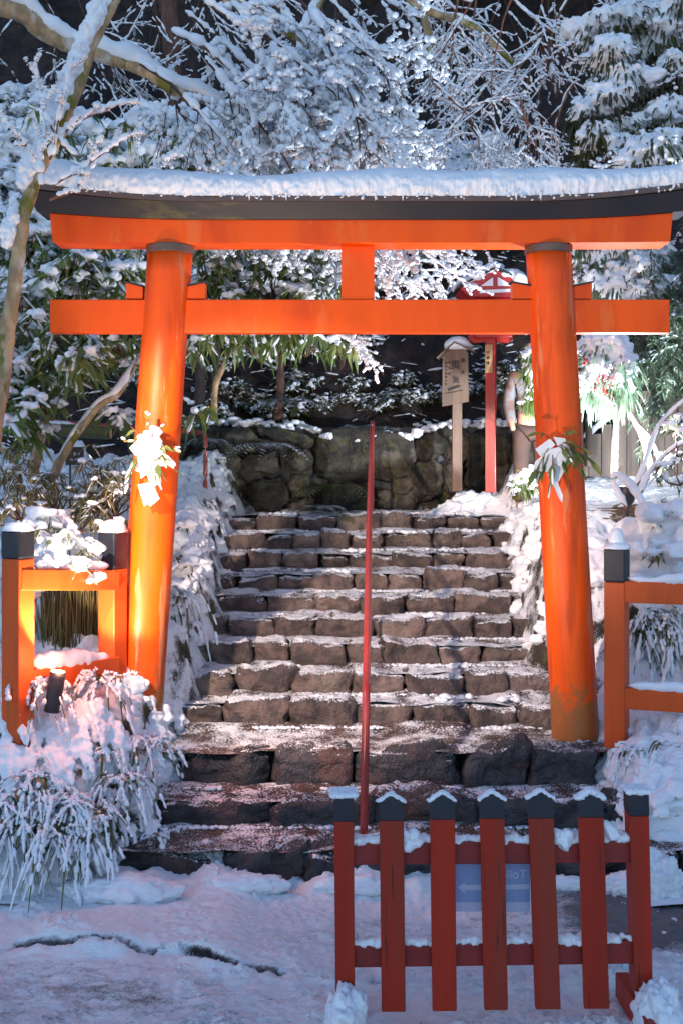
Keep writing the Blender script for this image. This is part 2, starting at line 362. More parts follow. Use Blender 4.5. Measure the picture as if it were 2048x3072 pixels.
m_leafg = leafmat('fresh_green_leaf', (.10, .155, .095), (.15, .19, .12), snow=(.75, .3, .5, 14, .3))
m_nightleaf = leafmat('cedar_needles', (.018, .024, .014), (.010, .014, .009))
m_grass = leafmat('sedge_blade', (.085, .11, .03), (.05, .07, .022), c3=(.20, .15, .06))
m_reed = leafmat('straw_reed', (.20, .16, .06), (.12, .12, .04), c3=(.26, .19, .09))
m_ground = mat('snowy_earth', (.05, .036, .024), (.028, .022, .015), 7, .85, 1.0, 30, .02, snow=(.22, .16, .38, 5, .14), patch=((.07, .075, .018), 8, .52, .1))
m_hill = mat('forest_floor', (.045, .026, .022), (.012, .010, .012), 5, .9, 1.0, 12, .05, snow=(.99, .14, .42, 3.2, .20))
def pave_mat():
    m = mat('trodden_snow_pavement', (.15, .13, .12), (.1, .09, .085), 5, .45, 0); t, N, Lk, bs = nodes(m)
    tc = N.new('ShaderNodeTexCoord'); mp = N.new('ShaderNodeMapping'); mp.inputs['Scale'].default_value = (1, 2.2, 1)
    Lk.new(tc.outputs['Object'], mp.inputs[0]); v = mp.outputs[0]
    n1 = noise_(N, Lk, v, 1.1, 3, .5); n2 = noise_(N, Lk, v, 7, 6, .7); n3 = noise_(N, Lk, v, 60, 3, .7)
    att = N.new('ShaderNodeAttribute'); att.attribute_name = 'cover'
    g = math_(N, Lk, 'ADD', math_(N, Lk, 'ADD', math_(N, Lk, 'MULTIPLY', n1, .55), math_(N, Lk, 'MULTIPLY', n2, .8)), math_(N, Lk, 'MULTIPLY', n3, .75))
    g = math_(N, Lk, 'ADD', g, att.outputs['Fac'])
    msk = ramp_(N, Lk, g, .82, 1.18)
    base = mix_(N, Lk, ramp_(N, Lk, noise_(N, Lk, v, 3.3, 5), .56, .68), (.15, .145, .15), (.18, .13, .115))
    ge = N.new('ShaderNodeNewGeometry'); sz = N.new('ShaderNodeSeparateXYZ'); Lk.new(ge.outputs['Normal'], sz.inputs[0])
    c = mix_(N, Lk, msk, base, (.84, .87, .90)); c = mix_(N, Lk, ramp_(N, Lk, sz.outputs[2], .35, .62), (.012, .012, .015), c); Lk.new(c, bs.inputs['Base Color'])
    q = N.new('ShaderNodeMapRange'); Lk.new(msk, q.inputs[0]); q.inputs['To Min'].default_value = .38; q.inputs['To Max'].default_value = .6; Lk.new(q.outputs[0], bs.inputs['Roughness'])
    b = N.new('ShaderNodeBump'); b.inputs['Strength'].default_value = .8; b.inputs['Distance'].default_value = .015
    Lk.new(math_(N, Lk, 'ADD', math_(N, Lk, 'MULTIPLY', msk, .9), math_(N, Lk, 'ADD', n2, n3)), b.inputs['Height']); Lk.new(b.outputs[0], bs.inputs['Normal'])
    return m
m_pave = pave_mat()

# ================================================================== terrain
ROWS = [(6.62, .12, -1.34, 1.95), (7.10, .27, -1.12, 1.75), (7.42, .49, -1.02, 1.60)]+[(8.15+.36*i, .65+.15*i, a, b) for i, (a, b) in enumerate(
    [(-1.15, 1.62), (-1.2, 1.6), (-1.3, 1.6), (-1.35, 1.6), (-1.35, 1.6), (-1.3, 1.6), (-1.25, 1.65), (-1.2, 1.7), (-1.2, 1.75)])]
def zstair(y):      # height of the treads at depth y
    ys = [0, 6.6]; zs = [0, 0]
    for D, z, a, b in ROWS: ys += [D-.005, D+.005]; zs += [zs[-1], z]
    return np.interp(y, ys+[60], zs+[zs[-1]])
def lerp(a, b, t): return a+(b-a)*t
WALLY = 11.75
def terrain(x, y):
    x = np.asarray(x, float); y = np.asarray(y, float); x, y = np.broadcast_arrays(x, y)
    p = np.stack([x, y, np.zeros_like(x)], -1)
    n1 = fbm(p*1.3, 3, 5); n2 = fbm(p*5, 3, 9)
    ramp = np.interp(y, [0, 6.62, 7.1, 7.42, 8.15, 11.03, 11.6, 60], [-.1, -.1, 0, .12, .40, 1.60, 1.76, 1.76])
    # left bank
    L = np.interp(y, [0, 6.45, 6.8, 7.15, 7.6, 8.3, 9, 10, 11, 12, 12.6, 14], [-.06, -.06, .62, .82, .92, 1.06, 1.35, 1.80, 2.12, 2.42, 2.9, 4.3])
    Rr = np.interp(y, [0, 6.72, 7.0, 7.45, 8.25, 8.62, 9.4, 10.5, 12, 13, 14], [-.06, -.06, .34, .56, .66, 1.58, 1.78, 1.98, 2.2, 2.5, 3.3])
    so = .26*smooth(7.05, 6.7, y); su = smooth(7.6, 8.3, y); wl = smooth(-.98+.04*su, -1.50+.22*su, x+so+.10*n1); wr = smooth(1.42-.06*su, 1.95-.2*su, x+.10*n1)
    z = lerp(ramp, L, wl); z = lerp(z, Rr, wr)
    # mound under the signs
    z = z+.34*np.exp(-(((x-1.28)/.42)**2+((y-11.42)/.22)**2))*(y > 11)
    hill = 2.62+.80*(y-12.1)+.35*n1
    # behind the wall / across
    z = np.where(y > WALLY+.1, np.maximum(z, lerp(z, hill, smooth(WALLY+.1, WALLY+.3, y)*(1-smooth(1.9, 2.6, x)*(1-smooth(13, 15, y))))), z)
    near = smooth(6.3, 7.0, y)
    bw = np.maximum(wl, wr); sn = near*(1-smooth(11.8, 12.2, y))
    p3 = np.stack([x+.04*n2, y+.04*n1, z*.9], -1)
    z = z+near*(.045*n1+.02*n2)*(.3+.7*bw)+sn*bw*(1-.7*smooth(1.9, 2.3, x)*smooth(8.6, 9.0, y))*(.15*pillow(p3*4.6, 41)+.06*pillow(p3*12, 42)+.02*pillow(p3*31, 43)-.06)
    return z
def grid_obj(name, xs, ys, zf, m, attr=None):
    X, Y = np.meshgrid(xs, ys); Z = zf(X, Y); V = np.stack([X, Y, Z], -1).reshape(-1, 3)
    nx, ny = len(xs), len(ys); i = np.arange(nx-1)[None]+np.arange(ny-1)[:, None]*nx
    mb = MB(); mb.add(V, [np.stack([i, i+1, i+nx+1, i+nx], -1).reshape(-1, 4)])
    o = mb.build(name, m, None, True); tag(o, kind='structure')
    if attr is not None:
        a = o.data.attributes.new('cover', 'FLOAT', 'POINT'); a.data.foreach_set('value', attr(X, Y).astype(np.float32).ravel())
    return o
xs = np.concatenate([-np.geomspace(3.3, 40, 26)[::-1], np.arange(-3.27, 3.4, .018), np.geomspace(3.42, 40, 26)])
ysn = np.arange(6.3, 12.02, .018)
grid_obj('ground', xs, ysn, terrain, m_ground)
xs2 = np.concatenate([-np.geomspace(9, 60, 12)[::-1], np.arange(-8.9, 9, .11), np.geomspace(9.1, 60, 12)]); ys2 = np.concatenate([np.arange(11.98, 13, .05), np.arange(13, 26, .11), np.geomspace(26.2, 70, 20)])
def hillz(x, y):
    z = terrain(x, y); p = np.stack([x, y, np.zeros_like(x)], -1)
    return z+smooth(13, 14, y)*(.16*fbm(p*2.2, 3, 31)+.9*fbm(p*.35, 2, 77))-.006*(y < 12.05)
grid_obj('hillside', xs2, ys2, hillz, m_hill)
# pavement: upper flagged part, a broken edge, and the lower lane in front
def edge_y(x): return 5.60+.10*fbm(np.stack([x*1.3, x*0, x*0], -1), 3, 3)-.07*np.clip(x+1, -1, 1.5)+.10*np.exp(-((x+1.2)/.5)**2)
def pave_z(x, y):
    p = np.stack([x, y, np.zeros_like(x)], -1); n = fbm(p*3.5, 3, 21)
    d = y-edge_y(x)
    step = smooth(-.012, .008, d)*(.008+.034*smooth(-.12, -.5, x)*smooth(-1.9, -1.3, x)*np.clip(.5+1.5*vnoise(np.stack([x*3.1, x*0, x*0], -1), 12), .1, 1.3))
    crack = -.05*np.exp(-(d/.022)**2)*smooth(.75, .2, x)*smooth(-2.0, -1.6, x)*(.5+.5*np.sign(n+.25))
    rim = .012*np.exp(-((d-.12)/.12)**2)*(.6+.6*n)+.03*np.exp(-((d+.09)/.05)**2)*np.clip(n+.1, 0, 1)
    up = .05*smooth(6.35, 6.6, y)*(1+n)
    lump = np.clip(fbm(p*4.2, 2, 88)+.9*np.exp(-((d+.05)/.09)**2)+.5*np.exp(-((d-.10)/.12)**2)+.9*smooth(6.38, 6.55, y)+.9*np.exp(-((y-4.95)/.16)**2)*(x > -.7)-.62, 0, .8)
    return -.085+step+crack+rim+up+.012*n+.006*fbm(p*14, 2, 4)+lump*(.022*pillow(p*15, 3)+.030*pillow(p*42, 6))+.007*fbm(p*38, 3, 8)
def cover(x, y):
    p = np.stack([x, y*1.6, np.zeros_like(x)], -1); d = y-edge_y(x)
    c = .13+.22*smooth(5.9, 6.5, y)*smooth(1.2, .2, x)+.12*smooth(.3, -1.2, x)*smooth(5.4, 5.9, y)
    c = c-.55*smooth(1.05, 1.5, x)*smooth(5.6, 5.95, y)*smooth(6.75, 6.3, y)+.0*smooth(-.05, -.35, d)+.25*np.exp(-((d+.06)/.07)**2)+.12*np.exp(-((d-.12)/.12)**2)
    c = c-.9*np.exp(-(d/.022)**2)*smooth(-.1, -.45, x)*smooth(-1.8, -1.4, x)*np.clip(.6+1.4*vnoise(np.stack([x*2.3, x*0, x*0], -1), 5), 0, 1)
    return c+.12*fbm(p*.9, 2, 50)
pxs = np.concatenate([-np.geomspace(2.6, 30, 18)[::-1], np.arange(-2.58, 2.6, .0105), np.geomspace(2.62, 30, 18)])
pys = np.concatenate([-np.geomspace(.5, 25, 8)[::-1], np.arange(0, 4.4, .25), np.arange(4.4, 6.9, .0105)])
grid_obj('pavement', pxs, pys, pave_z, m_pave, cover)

rng = np.random.default_rng(7)
# ================================================================== stone staircase
st = thing('stone_staircase', 'wide rough stone staircase with snow on its treads climbing behind the orange gate', 'staircase', (0.2, 6.6, 0))
for ri, (D, z, xa, xb) in enumerate(ROWS):
    low = ri < 3
    zprev = ROWS[ri-1][1] if ri else -.03
    Dn = ROWS[ri+1][0] if ri < 11 else 11.8
    h = z-zprev+.07
    mb = MB(); nx = 60; ny = 14
    X, Y = np.meshgrid(np.linspace(xa-.25, xb+.25, nx*2), np.linspace(D+.06, Dn+.06, ny))
    pz = np.stack([X, Y, X*0], -1); Z = z-.022+.016*fbm(pz*4, 3, ri*3)+.03*smooth(Dn-.12, Dn+.02, Y)
    i = np.arange(nx*2-1)[None]+np.arange(ny-1)[:, None]*nx*2
    mb.add(np.stack([X, Y, Z], -1), [np.stack([i, i+1, i+nx*2+1, i+nx*2], -1).reshape(-1, 4)])
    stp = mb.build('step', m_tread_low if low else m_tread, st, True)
    x = xa
    while x < xb:
        wdt = rng.uniform(.26, .48) if not low else rng.uniform(.42, .75)
        wdt = min(wdt, xb-x+.1); dep = min(Dn-D, .34)*rng.uniform(.75, .95); hh = h*rng.uniform(.93, 1.06)
        mb = MB(); M = rotz(rng.uniform(-.06, .06))
        M = M@np.array(Matrix.Rotation(rng.normal(0, .035), 3, 'Y')); rock(mb, (x+wdt/2, D+dep/2+rng.uniform(-.045, .045)+.03*float(vnoise(np.array((x*1.3, ri*5.5, 0.))[None])[0]), z-hh/2+rng.uniform(-.03, .022)+.02*float(vnoise(np.array((x*1.1, ri*3.1, 9.))[None])[0])), (wdt+.004, dep, hh), rng, rng.uniform(.3, .7), .036 if not low else .055, 5.5, 13, M)
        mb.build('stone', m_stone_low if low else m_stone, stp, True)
        x += wdt
# snow gathered along joints, risers and bank edges
mb = MB(); C = []; rr = []
for ri, (D, z, xa, xb) in enumerate(ROWS[1:], 1):
    zp = ROWS[ri-1][1]; n = 420
    xx = rng.uniform(xa, xb, n); nz = vnoise(np.stack([xx*2.2, xx*0+ri*3.3, xx*0], -1), 8)
    k = nz > -.15
    C.append(np.stack([xx[k], np.full(k.sum(), D)-rng.uniform(.0, .05, k.sum()), np.full(k.sum(), zp-.006)], -1)); rr.append(rng.uniform(.006, .022, k.sum()))
for i in range(16):    # heaps on the treads
    D, z, xa, xb = ROWS[rng.integers(2, 12)]; c = np.array((rng.uniform(-1, 1.3), D+rng.uniform(.1, .3), z)); n = 12
    C.append(c+rng.normal(0, 1, (n, 3))*(.07, .03, .003)); rr.append(rng.uniform(.012, .04, n))
C = np.concatenate(C); blobs(mb, C, np.concatenate(rr), rng, ICO1, .6)
o = mb.build('snow_crumbs', m_snow2, None, True); tag(o, 'crumbs of snow lying along the risers of the stone steps', 'snow', kind='stuff')

mb = MB()
def bank_pts(n, xa, xb, ya, yb):
    X = rng.uniform(xa, xb, n); Y = rng.uniform(ya, yb, n); return X, Y
# left bank edge and slopes
for (n, xa, xb, ya, yb, r0, r1) in ((380, -1.62, -1.08, 7.3, 11.6, .03, .085), (560, 1.40, 1.95, 7.5, 11.6, .03, .085), (70, -2.3, -1.1, 6.6, 7.3, .03, .08),
                                    (260, 1.62, 2.6, 6.95, 7.9, .05, .12), (240, 1.7, 3.2, 8.4, 9.4, .05, .12), (120, -1.3, -.95, 6.5, 8.2, .03, .07),
                                    (90, .85, 1.7, 11.2, 11.6, .03, .07), (130, -2.9, -1.6, 8.4, 11.4, .04, .10)):
    X, Y = bank_pts(n, xa, xb, ya, yb); Z = terrain(X, Y); r = rng.uniform(r0, r1, n)*rng.uniform(.6, 1, n)
    keep = vnoise(np.stack([X*2.5, Y*2.5, X*0], -1), 61) > -.35
    big = r > .075
    blobs(mb, np.stack([X, Y, Z-r*.15], -1)[keep & ~big], r[keep & ~big], rng, ICO2, .72, .5)
    blobs(mb, np.stack([X, Y, Z-r*.55], -1)[keep & big], r[keep & big], rng, ICO3, .7, .6)
m2_ = MB(); fuse(mb, m2_, .015, .006, 3, 30); mb = m2_; o = mb.build('snow_heaps', m_snow, None, True); tag(o, 'lumpy heaps of fresh snow along both banks of the steps', 'snow', kind='stuff')
mb = MB()   # snow lumps on the pavement
X = rng.uniform(-1.9, 1.9, 700); Y = rng.uniform(4.7, 6.5, 700); k = vnoise(np.stack([X*3, Y*3, X*0], -1), 5) > .2
blobs(mb, np.stack([X, Y, pave_z(X, Y)+.002], -1)[k], rng.uniform(.004, .013, k.sum()), rng, ICO1, .7, .6)
for (cx, cy, a, b, h) in ((1.76, 6.48, .13, .10, .17), (1.60, 6.5, .16, .08, .07), (.75, 6.5, .2, .07, .06), (-.55, 6.5, .22, .08, .06), (-1.2, 6.4, .3, .12, .08), (1.2, 6.52, .2, .06, .05), (.05, 6.5, .2, .07, .05)): mound(mb, (cx, cy, -.03), (a, b, h), rng)
o = mb.build('snow_lumps', m_snow2, None, True); tag(o, 'loose lumps of snow scattered on the pavement and its broken edge', 'snow', kind='stuff')

# ================================================================== retaining wall of boulders
wl = thing('retaining_wall', 'dark mossy boulder retaining wall behind the top of the steps', 'wall', (0, WALLY, 1.85))
WR = [  # px x0,x1,y0,y1
 (480,560,1300,1470), (545,660,1272,1350), (600,740,1340,1500), (655,790,1290,1370), (700,850,1350,1450), (760,940,1285,1330), (740,860,1430,1540), (600,720,1470,1545),
 (930,1250,1278,1450), (850,940,1335,1430), (860,950,1420,1500), (950,1100,1440,1545), (1180,1245,1425,1485), (1235,1330,1370,1500), (1110,1265,1462,1538), (1245,1340,1290,1380),
 (1320,1420,1280,1400), (1330,1400,1385,1480), (1390,1470,1300,1470), (1460,1540,1290,1400), (1480,1600,1380,1520), (1530,1620,1290,1400), (470,610,1440,1560), (850,960,1490,1550), (1040,1120,1460,1545)]
for a, b, c, d in WR:
    D = WALLY+rng.uniform(-.06, .07); c0 = P((a+b)/2, (c+d)/2, D); wd = (b-a)/F*D*.97; hd = (d-c)/F*D*.97
    mb = MB(); M = np.array(Matrix.Rotation(rng.uniform(-.25, .25), 3, 'Y'))
    rock(mb, c0+(0, .22, 0), (wd, .5, hd), rng, .9, .07, 4, 12, M); mb.build('boulder', m_rock, wl, True)
mb = MB(); mb.box((0.05, WALLY+.38, 2.25), (3.9, .35, .9)); mb.build('backing', m_black, wl)
# snow along the wall top
mb = MB(); X = rng.uniform(-1.9, 1.9, 420); Y = WALLY+rng.uniform(.02, .55, 420); Z = np.maximum(2.70+.12*vnoise(np.stack([X*1.7, X*0, X*0], -1), 3), terrain(X, Y))+rng.uniform(-.05, .03, 420)
k = (vnoise(np.stack([X*3, Y*3, X*0], -1), 33) > -.3); mq = MB(); blobs(mq, np.stack([X, Y, Z], -1)[k], rng.uniform(.018, .055, k.sum()), rng, ICO2, .5, .4); fuse(mq, mb, .012, .007)
mb.build('snow_cover', m_snow, wl, True)

# ================================================================== torii gate
TY = 7.85
tor = thing('torii_gate', 'bright vermilion shrine gate with black curved top beam under thick snow', 'gate', (0.1, TY, .45))
def pillar(xt, zt, xb, zb, r, name='pillar'):
    mb = MB(); n = 24; t = np.linspace(0, 1, n); pts = np.stack([lerp(xb, xt, t), np.full(n, TY), lerp(zb, zt, t)], -1)
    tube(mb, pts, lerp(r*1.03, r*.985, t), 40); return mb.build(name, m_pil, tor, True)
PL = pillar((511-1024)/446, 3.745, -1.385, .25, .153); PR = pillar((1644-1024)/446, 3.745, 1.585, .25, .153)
for o, xt in ((PL, (511-1024)/446), (PR, (1644-1024)/446)):
    mb = MB(); lathe(mb, (xt, TY, 3.728), [(.155, 0), (.159, .004), (.159, .05), (.150, .055)], 40); mb.build('metal_band', m_copper, o, False)
mb = MB(); bevel_box(mb, ((150+2007)/2/446-1024/446, TY, 3.306), (1857/449, .115, .222), .006); mb.build('lower_beam', m_verm, tor)
mb = MB(); bevel_box(mb, (1073/446-1024/446, TY, 3.60), (.22, .09, .366), .005); mb.build('centre_strut', m_verm, tor)
for px0, px1, s in ((383, 432, -1), (560, 618, 1), (1532, 1600, -1), (1708, 1770, 1)):
    x0, x1 = (px0-1024)/446, (px1-1024)/446; zl, zh = 3.424, 3.53
    a, b = (zh, zh-.03) if s < 0 else (zh-.03, zh); yy0, yy1 = TY-.05, TY+.05
    mb = MB(); mb.poly([(x0, yy0, zl), (x1, yy0, zl), (x1, yy0, b), (x0, yy0, a), (x0, yy1, zl), (x1, yy1, zl), (x1, yy1, b), (x0, yy1, a)],
        [[0,1,2,3],[7,6,5,4],[1,5,6,2],[4,0,3,7],[0,4,5,1]]); wd = mb.build('wedge', m_verm, tor)
    mb = MB(); dz = .012; mb.poly([(x0-.012, yy0-.012, a+.001), (x1+.012, yy0-.012, b+.001), (x1+.012, yy1+.012, b+.001), (x0-.012, yy1+.012, a+.001), (x0-.012, yy0-.012, a+dz), (x1+.012, yy0-.012, b+dz), (x1+.012, yy1+.012, b+dz), (x0-.012, yy1+.012, a+dz)],
        [[3,2,1,0],[4,5,6,7],[0,1,5,4],[1,2,6,5],[2,3,7,6],[3,0,4,7]]); mb.build('wedge_plate', m_black, wd)
def curve_z(x):  # upward sweep of the lintels
    u = np.abs((x-.12)/2.2); return .115*np.clip((u-.45)/.6, 0, 2)**2
def lintel(sections, x0, x1, slant, n=60):
    """sections: list of (y offset, z) around; ends slant outwards with height"""
    S = np.array(sections, float); k = len(S); t = np.linspace(0, 1, n); mb = MB(); zc = S[:, 1].min(); V = []
    for q in t:
        xx = lerp(x0, x1, q); s = (q-.5)*2
        V.append(np.stack([xx+slant*s*(S[:, 1]-zc), np.full(k, TY)+S[:, 0], S[:, 1]+curve_z(xx)*np.clip((S[:, 1]-3.76)/.28, 0, 1)], -1))
    V = np.concatenate(V); i = np.arange(k); qd = np.concatenate([np.stack([i, i+k, (i+1) % k+k, (i+1) % k], -1)+j*k for j in range(n-1)])
    b = mb.n; mb.add(V, [qd]); mb.ng.append([int(x) for x in range(k)]); mb.ng.append([int((n-1)*k+x) for x in range(k)][::-1]); return mb
lintel([(-.125, 3.783), (.125, 3.783), (.125, 3.933), (-.125, 3.933)], (172-1024)/446, (1993-1024)/446, .12).build('upper_beam', m_verm, tor)
kas = lintel([(-.145, 3.934), (.145, 3.934), (.20, 4.038), (-.20, 4.038)], -2.01, 2.30, .5).build('top_beam', m_kas, tor)
lintel([(-.214, 4.039), (.214, 4.039), (.212, 4.075), (.0, 4.14), (-.212, 4.075)], -2.07, 2.36, .25).build('roof_plate', m_copper, tor)
# thick snow on top of the gate
mb = MB(); n = 620; k = 56; xx = np.linspace(-2.03, 2.42, n)
pf = spline([(-.205, 0), (-.222, .05), (-.218, .10), (-.18, .155), (-.09, .195), (0, .205), (.09, .195), (.18, .155), (.218, .10), (.222, .05), (.205, 0)], 400)
al = np.concatenate([[0], np.cumsum(np.linalg.norm(np.diff(pf, axis=0), axis=1))]); pf = np.stack([np.interp(np.linspace(0, al[-1], k), al, pf[:, q]) for q in (0, 1)], -1)
e = np.clip(np.minimum(np.arange(n), np.arange(n)[::-1])/20, 0.02, 1)**.5; hh_ = e*(1+.09*np.sin(xx*2.1)+.06*np.sin(xx*5+1))
V = np.stack([np.repeat(xx[:, None], k, 1), TY+np.repeat(pf[None, :, 0], n, 0), 4.074+curve_z(xx)[:, None]+pf[None, :, 1]*.98*hh_[:, None]], -1)
nn = nrm(V-np.stack([np.repeat(xx[:, None], k, 1), np.full((n, k), TY), np.repeat((4.1+curve_z(xx))[:, None], k, 1)], -1))
lowm = 1-smooth(.06, .12, V[..., 2]-(4.10+curve_z(V[..., 0]))); V += nn*(.014*fbm(V*6, 2, 2)+lowm*(.024*pillow(V*17, 4)+.014*pillow(V*41, 5)-.012)+.003*fbm(V*60, 2, 4))[..., None]
i = np.arange(n-1)[:, None]*k+np.arange(k-1)[None]; mb.add(V, [np.stack([i, i+1, i+k+1, i+k], -1).reshape(-1, 4), ])
mb.ng.append(list(range(k))[::-1]); mb.ng.append([(n-1)*k+q for q in range(k)])
X = rng.uniform(-1.95, 2.38, 260); Zo = rng.uniform(-.02, .03, 260)+.02*vnoise(np.stack([X*5, X*0, X*0], -1), 6); blobs(mb, np.stack([X, TY-.218+rng.uniform(-.008, .02, 260), 4.078+curve_z(X)+Zo], -1), rng.uniform(.004, .012, 260), rng, ICO1, .9, .5)
for x in (-.60, -.36, .22, 1.14, .4, 1.30): segs(mb, [(x, TY-.222, 4.09)], [(x, TY-.222, 4.04)], [.012], [.001], 6)
X = np.linspace(2.3, 2.5, 12); blobs(mb, np.stack([X, np.full(12, TY-.15), 4.17+curve_z(X)-(X-2.3)*.5], -1), np.full(12, .09), rng, ICO2)
mb.build('snow_cover', m_snow, tor, True)

# ================================================================== paper streamers and sprigs on the pillars
def sprig(name, label, c, plates, leafset, snowy, rgs):
    t = thing(name, label, 'shrine decoration', c, 'sprigs with folded paper on the gate pillars')
    r = np.random.default_rng(rgs); c = np.array(c, float)
    mb = MB(); ml = MB(); ms = MB()
    for (dx, dz, L, k) in leafset:
        e = c+np.array((dx, r.uniform(-.10, -.03), dz)); pts = spline([c, (c+e)/2+(0, -.03, .02), e], 8)
        tube(mb, pts, .0028, 5)
        for q in range(k):
            f = r.uniform(.35, 1); b = pts[int(f*7)]; d = nrm(np.array((dx*.8+r.normal(0, .05), -.05+r.normal(0, .04), dz*.8-.04+r.normal(0, .06))))
            ll = L*r.uniform(.8, 1.15); Cn = leaves(ml, [b], [d], ll, ll*.46, .3, r, .25, 1.6)
            if r.random() < snowy: spindles(ms, [Cn[0, 1]], [Cn[0, 3]], [.011], r, 6, .7, .9)
    mb.build('stem', m_twigr, t, True); ml.build('leaves', m_leaf, t, True)
    mp = MB()
    for k, (pts, yo) in enumerate(plates):
        V = np.array([c+np.array((a, yo+.004*(j % 2), b)) for j, (a, b) in enumerate(pts)]); V2 = V+(0, .003, 0); n = len(V)
        idx = list(range(n)); sides = [[a, (a+1) % n, (a+1) % n+n, a+n] for a in range(n)]
        mp.poly(np.vstack([V, V2]), [idx[::-1], [q+n for q in idx]]+[s for s in sides])
    mp.build('paper_streamer', m_white, t)
    if snowy > .3:
        X = r.uniform(-.075, .075, 44); Z = r.uniform(-.14, .12, 44); Z -= np.abs(X)*.6
        blobs(ms, np.stack([c[0]+X+.03, np.full(44, c[1]-.055), c[2]+Z+.03], -1), r.uniform(.014, .034, 44), r, ICO1)
    ms.build('snow', m_snow, t, True)
s = 1/455
cL = np.array(((450-1024)/452, TY-.215, 2.3+(HY-1345)/452))
sprig('pillar_sprig', 'snow covered leafy sprig with white folded paper on the left gate pillar', cL,
   [([(-.11, 0), (-.02, .10), (.03, .02), (-.04, -.09)], -.03), ([(-.04, .09), (.08, .09), (.13, -.02), (.05, -.09), (-.02, .0)], -.05), ([(-.06, -.02), (.05, .02), (.07, -.12), (-.03, -.20)], -.06),
    ([(-.02, -.12), (.08, -.10), (.10, -.22), (.04, -.26)], -.04), ([(-.05, -.24), (.04, -.22), (.09, -.33), (.03, -.38), (.01, -.36), (-.01, -.38)], -.055)],
   [(.02, .24, .06, 4), (-.10, .14, .06, 2), (.10, .13, .06, 2), (-.14, .04, .06, 2), (.20, -.02, .07, 5), (.17, -.09, .07, 6), (.21, -.16, .08, 6), (.14, -.22, .09, 5), (-.10, -.16, .08, 4), (-.12, -.26, .08, 3), (.10, -.28, .09, 4)], .6, 3)
cR = np.array(((1650-1024)/455, TY-.215, 2.3+(HY-1325)/455))
sprig('pillar_sprig', 'leafy sprig with crisp zigzag folded paper on the right gate pillar', cR,
   [([(-.115, -.05), (-.02, .02), (.015, -.02), (-.07, -.115)], -.03), ([(.0, .03), (.075, .02), (.125, -.09), (.07, -.12)], -.045), ([(-.02, -.05), (.06, -.03), (-.04, -.20), (-.135, -.19), (-.12, -.13)], -.055),
    ([(.05, -.05), (.12, -.09), (.08, -.19), (.0, -.14)], -.06), ([(.01, -.14), (.085, -.17), (.03, -.27), (-.04, -.22)], -.04), ([(-.03, -.22), (.02, -.25), (.06, -.35), (.055, -.40), (.035, -.37)], -.05)],
   [(-.12, .05, .085, 2), (.12, .05, .07, 3), (.16, -.12, .09, 4), (.24, -.08, .09, 5), (.28, -.16, .10, 5), (.2, -.22, .08, 5), (.10, -.26, .08, 5), (-.10, -.28, .11, 5), (-.16, -.28, .11, 3), (-.02, -.30, .11, 4), (.12, -.16, .07, 5)], .12, 11)

# ================================================================== posts and fences
def post(parent, x, y, z0, z1, w, ang, zcap, name='post', mt=None):
    M = rotz(ang); mb = MB(); bevel_box(mb, (x, y, (z0+zcap)/2), (w, w, zcap-z0), .008, M); p = mb.build(name, mt or m_fence, parent)
    mb = MB(); bevel_box(mb, (x, y, (zcap+z1)/2+.001), (w+.004, w+.004, z1-zcap), .010, M); mb.build('cap', m_black, p); return p
def beam(parent, a, b, w, h, m, name):
    a = np.array(a, float); b = np.array(b, float); T = nrm(b-a); s = nrm(np.cross(T, (0, 0, 1))); u = np.cross(s, T)
    M = np.stack([T, s, u], 1); mb = MB(); bevel_box(mb, (a+b)/2, (np.linalg.norm(b-a), w, h), .005, M); return mb.build(name, m, parent)
def snowcap(mb, c, w, h, rg, M=None):
    U, Fc = ICO3; V = U.copy(); V[:, :2] = np.sign(V[:, :2])*np.abs(V[:, :2])**.75; V[:, 2] = np.where(V[:, 2] > 0, V[:, 2], V[:, 2]*.15)
    V = V*(w, w, h); V *= (1+.12*fbm(U*3+rg.uniform(-9, 9, 3), 2))[:, None]
    if M is not None: V = V@np.array(M).T
    mb.add(V+np.array(c), [Fc])
A1 = math.atan2(.89, .456)
p1 = (-1.905, 6.88); p2 = (-1.50, 7.66)
fl = thing('shrine_fence', 'short vermilion fence with black capped posts left of the gate', 'fence', (*p1, .8))
post(fl, *p1, .62, 1.92, .135, A1, 1.76); post(fl, *p2, .70, 1.87, .135, A1, 1.63)
nx_, ny_ = .89*.04, -.456*.04
beam(fl, (p1[0]+nx_-.02, p1[1]+ny_-.04, 1.64), (p2[0]+nx_, p2[1]+ny_-.05, 1.56), .06, .125, m_fence, 'rail')
beam(fl, (p1[0]+nx_+.02, p1[1]+ny_+.04, 1.03), (p2[0]+nx_, p2[1]+ny_-.05, 1.00), .06, .13, m_fence, 'rail')
mb = MB(); snowcap(mb, (*p1, 1.925), .085, .05, rng, rotz(A1)); snowcap(mb, (*p2, 1.875), .085, .075, rng, rotz(A1))
t = np.linspace(.08, .9, 40)[:, None]; pts = np.array((p1[0]+nx_, p1[1]+ny_, 1.71))+t*(np.array((p2[0]+nx_, p2[1]+ny_, 1.635))-np.array((p1[0]+nx_, p1[1]+ny_, 1.71)))
snow_strip(mb, pts, .0, .035, rng, 10, 4); pts2 = pts-(0, 0, .6); snow_strip(mb, pts2, 0, .05, rng, 10, 9); mb.build('snow', m_snow, fl, True)
q1 = (1.795, 7.62)
fr = thing('shrine_fence', 'vermilion fence with black capped post right of the gate, snow on its rails', 'fence', (*q1, .5))
AR = R(-32)
post(fr, *q1, .42, 1.765, .135, AR+R(4), 1.55)
e1 = np.array((1.85, 7.55)); dr = np.array((.95, -.31))
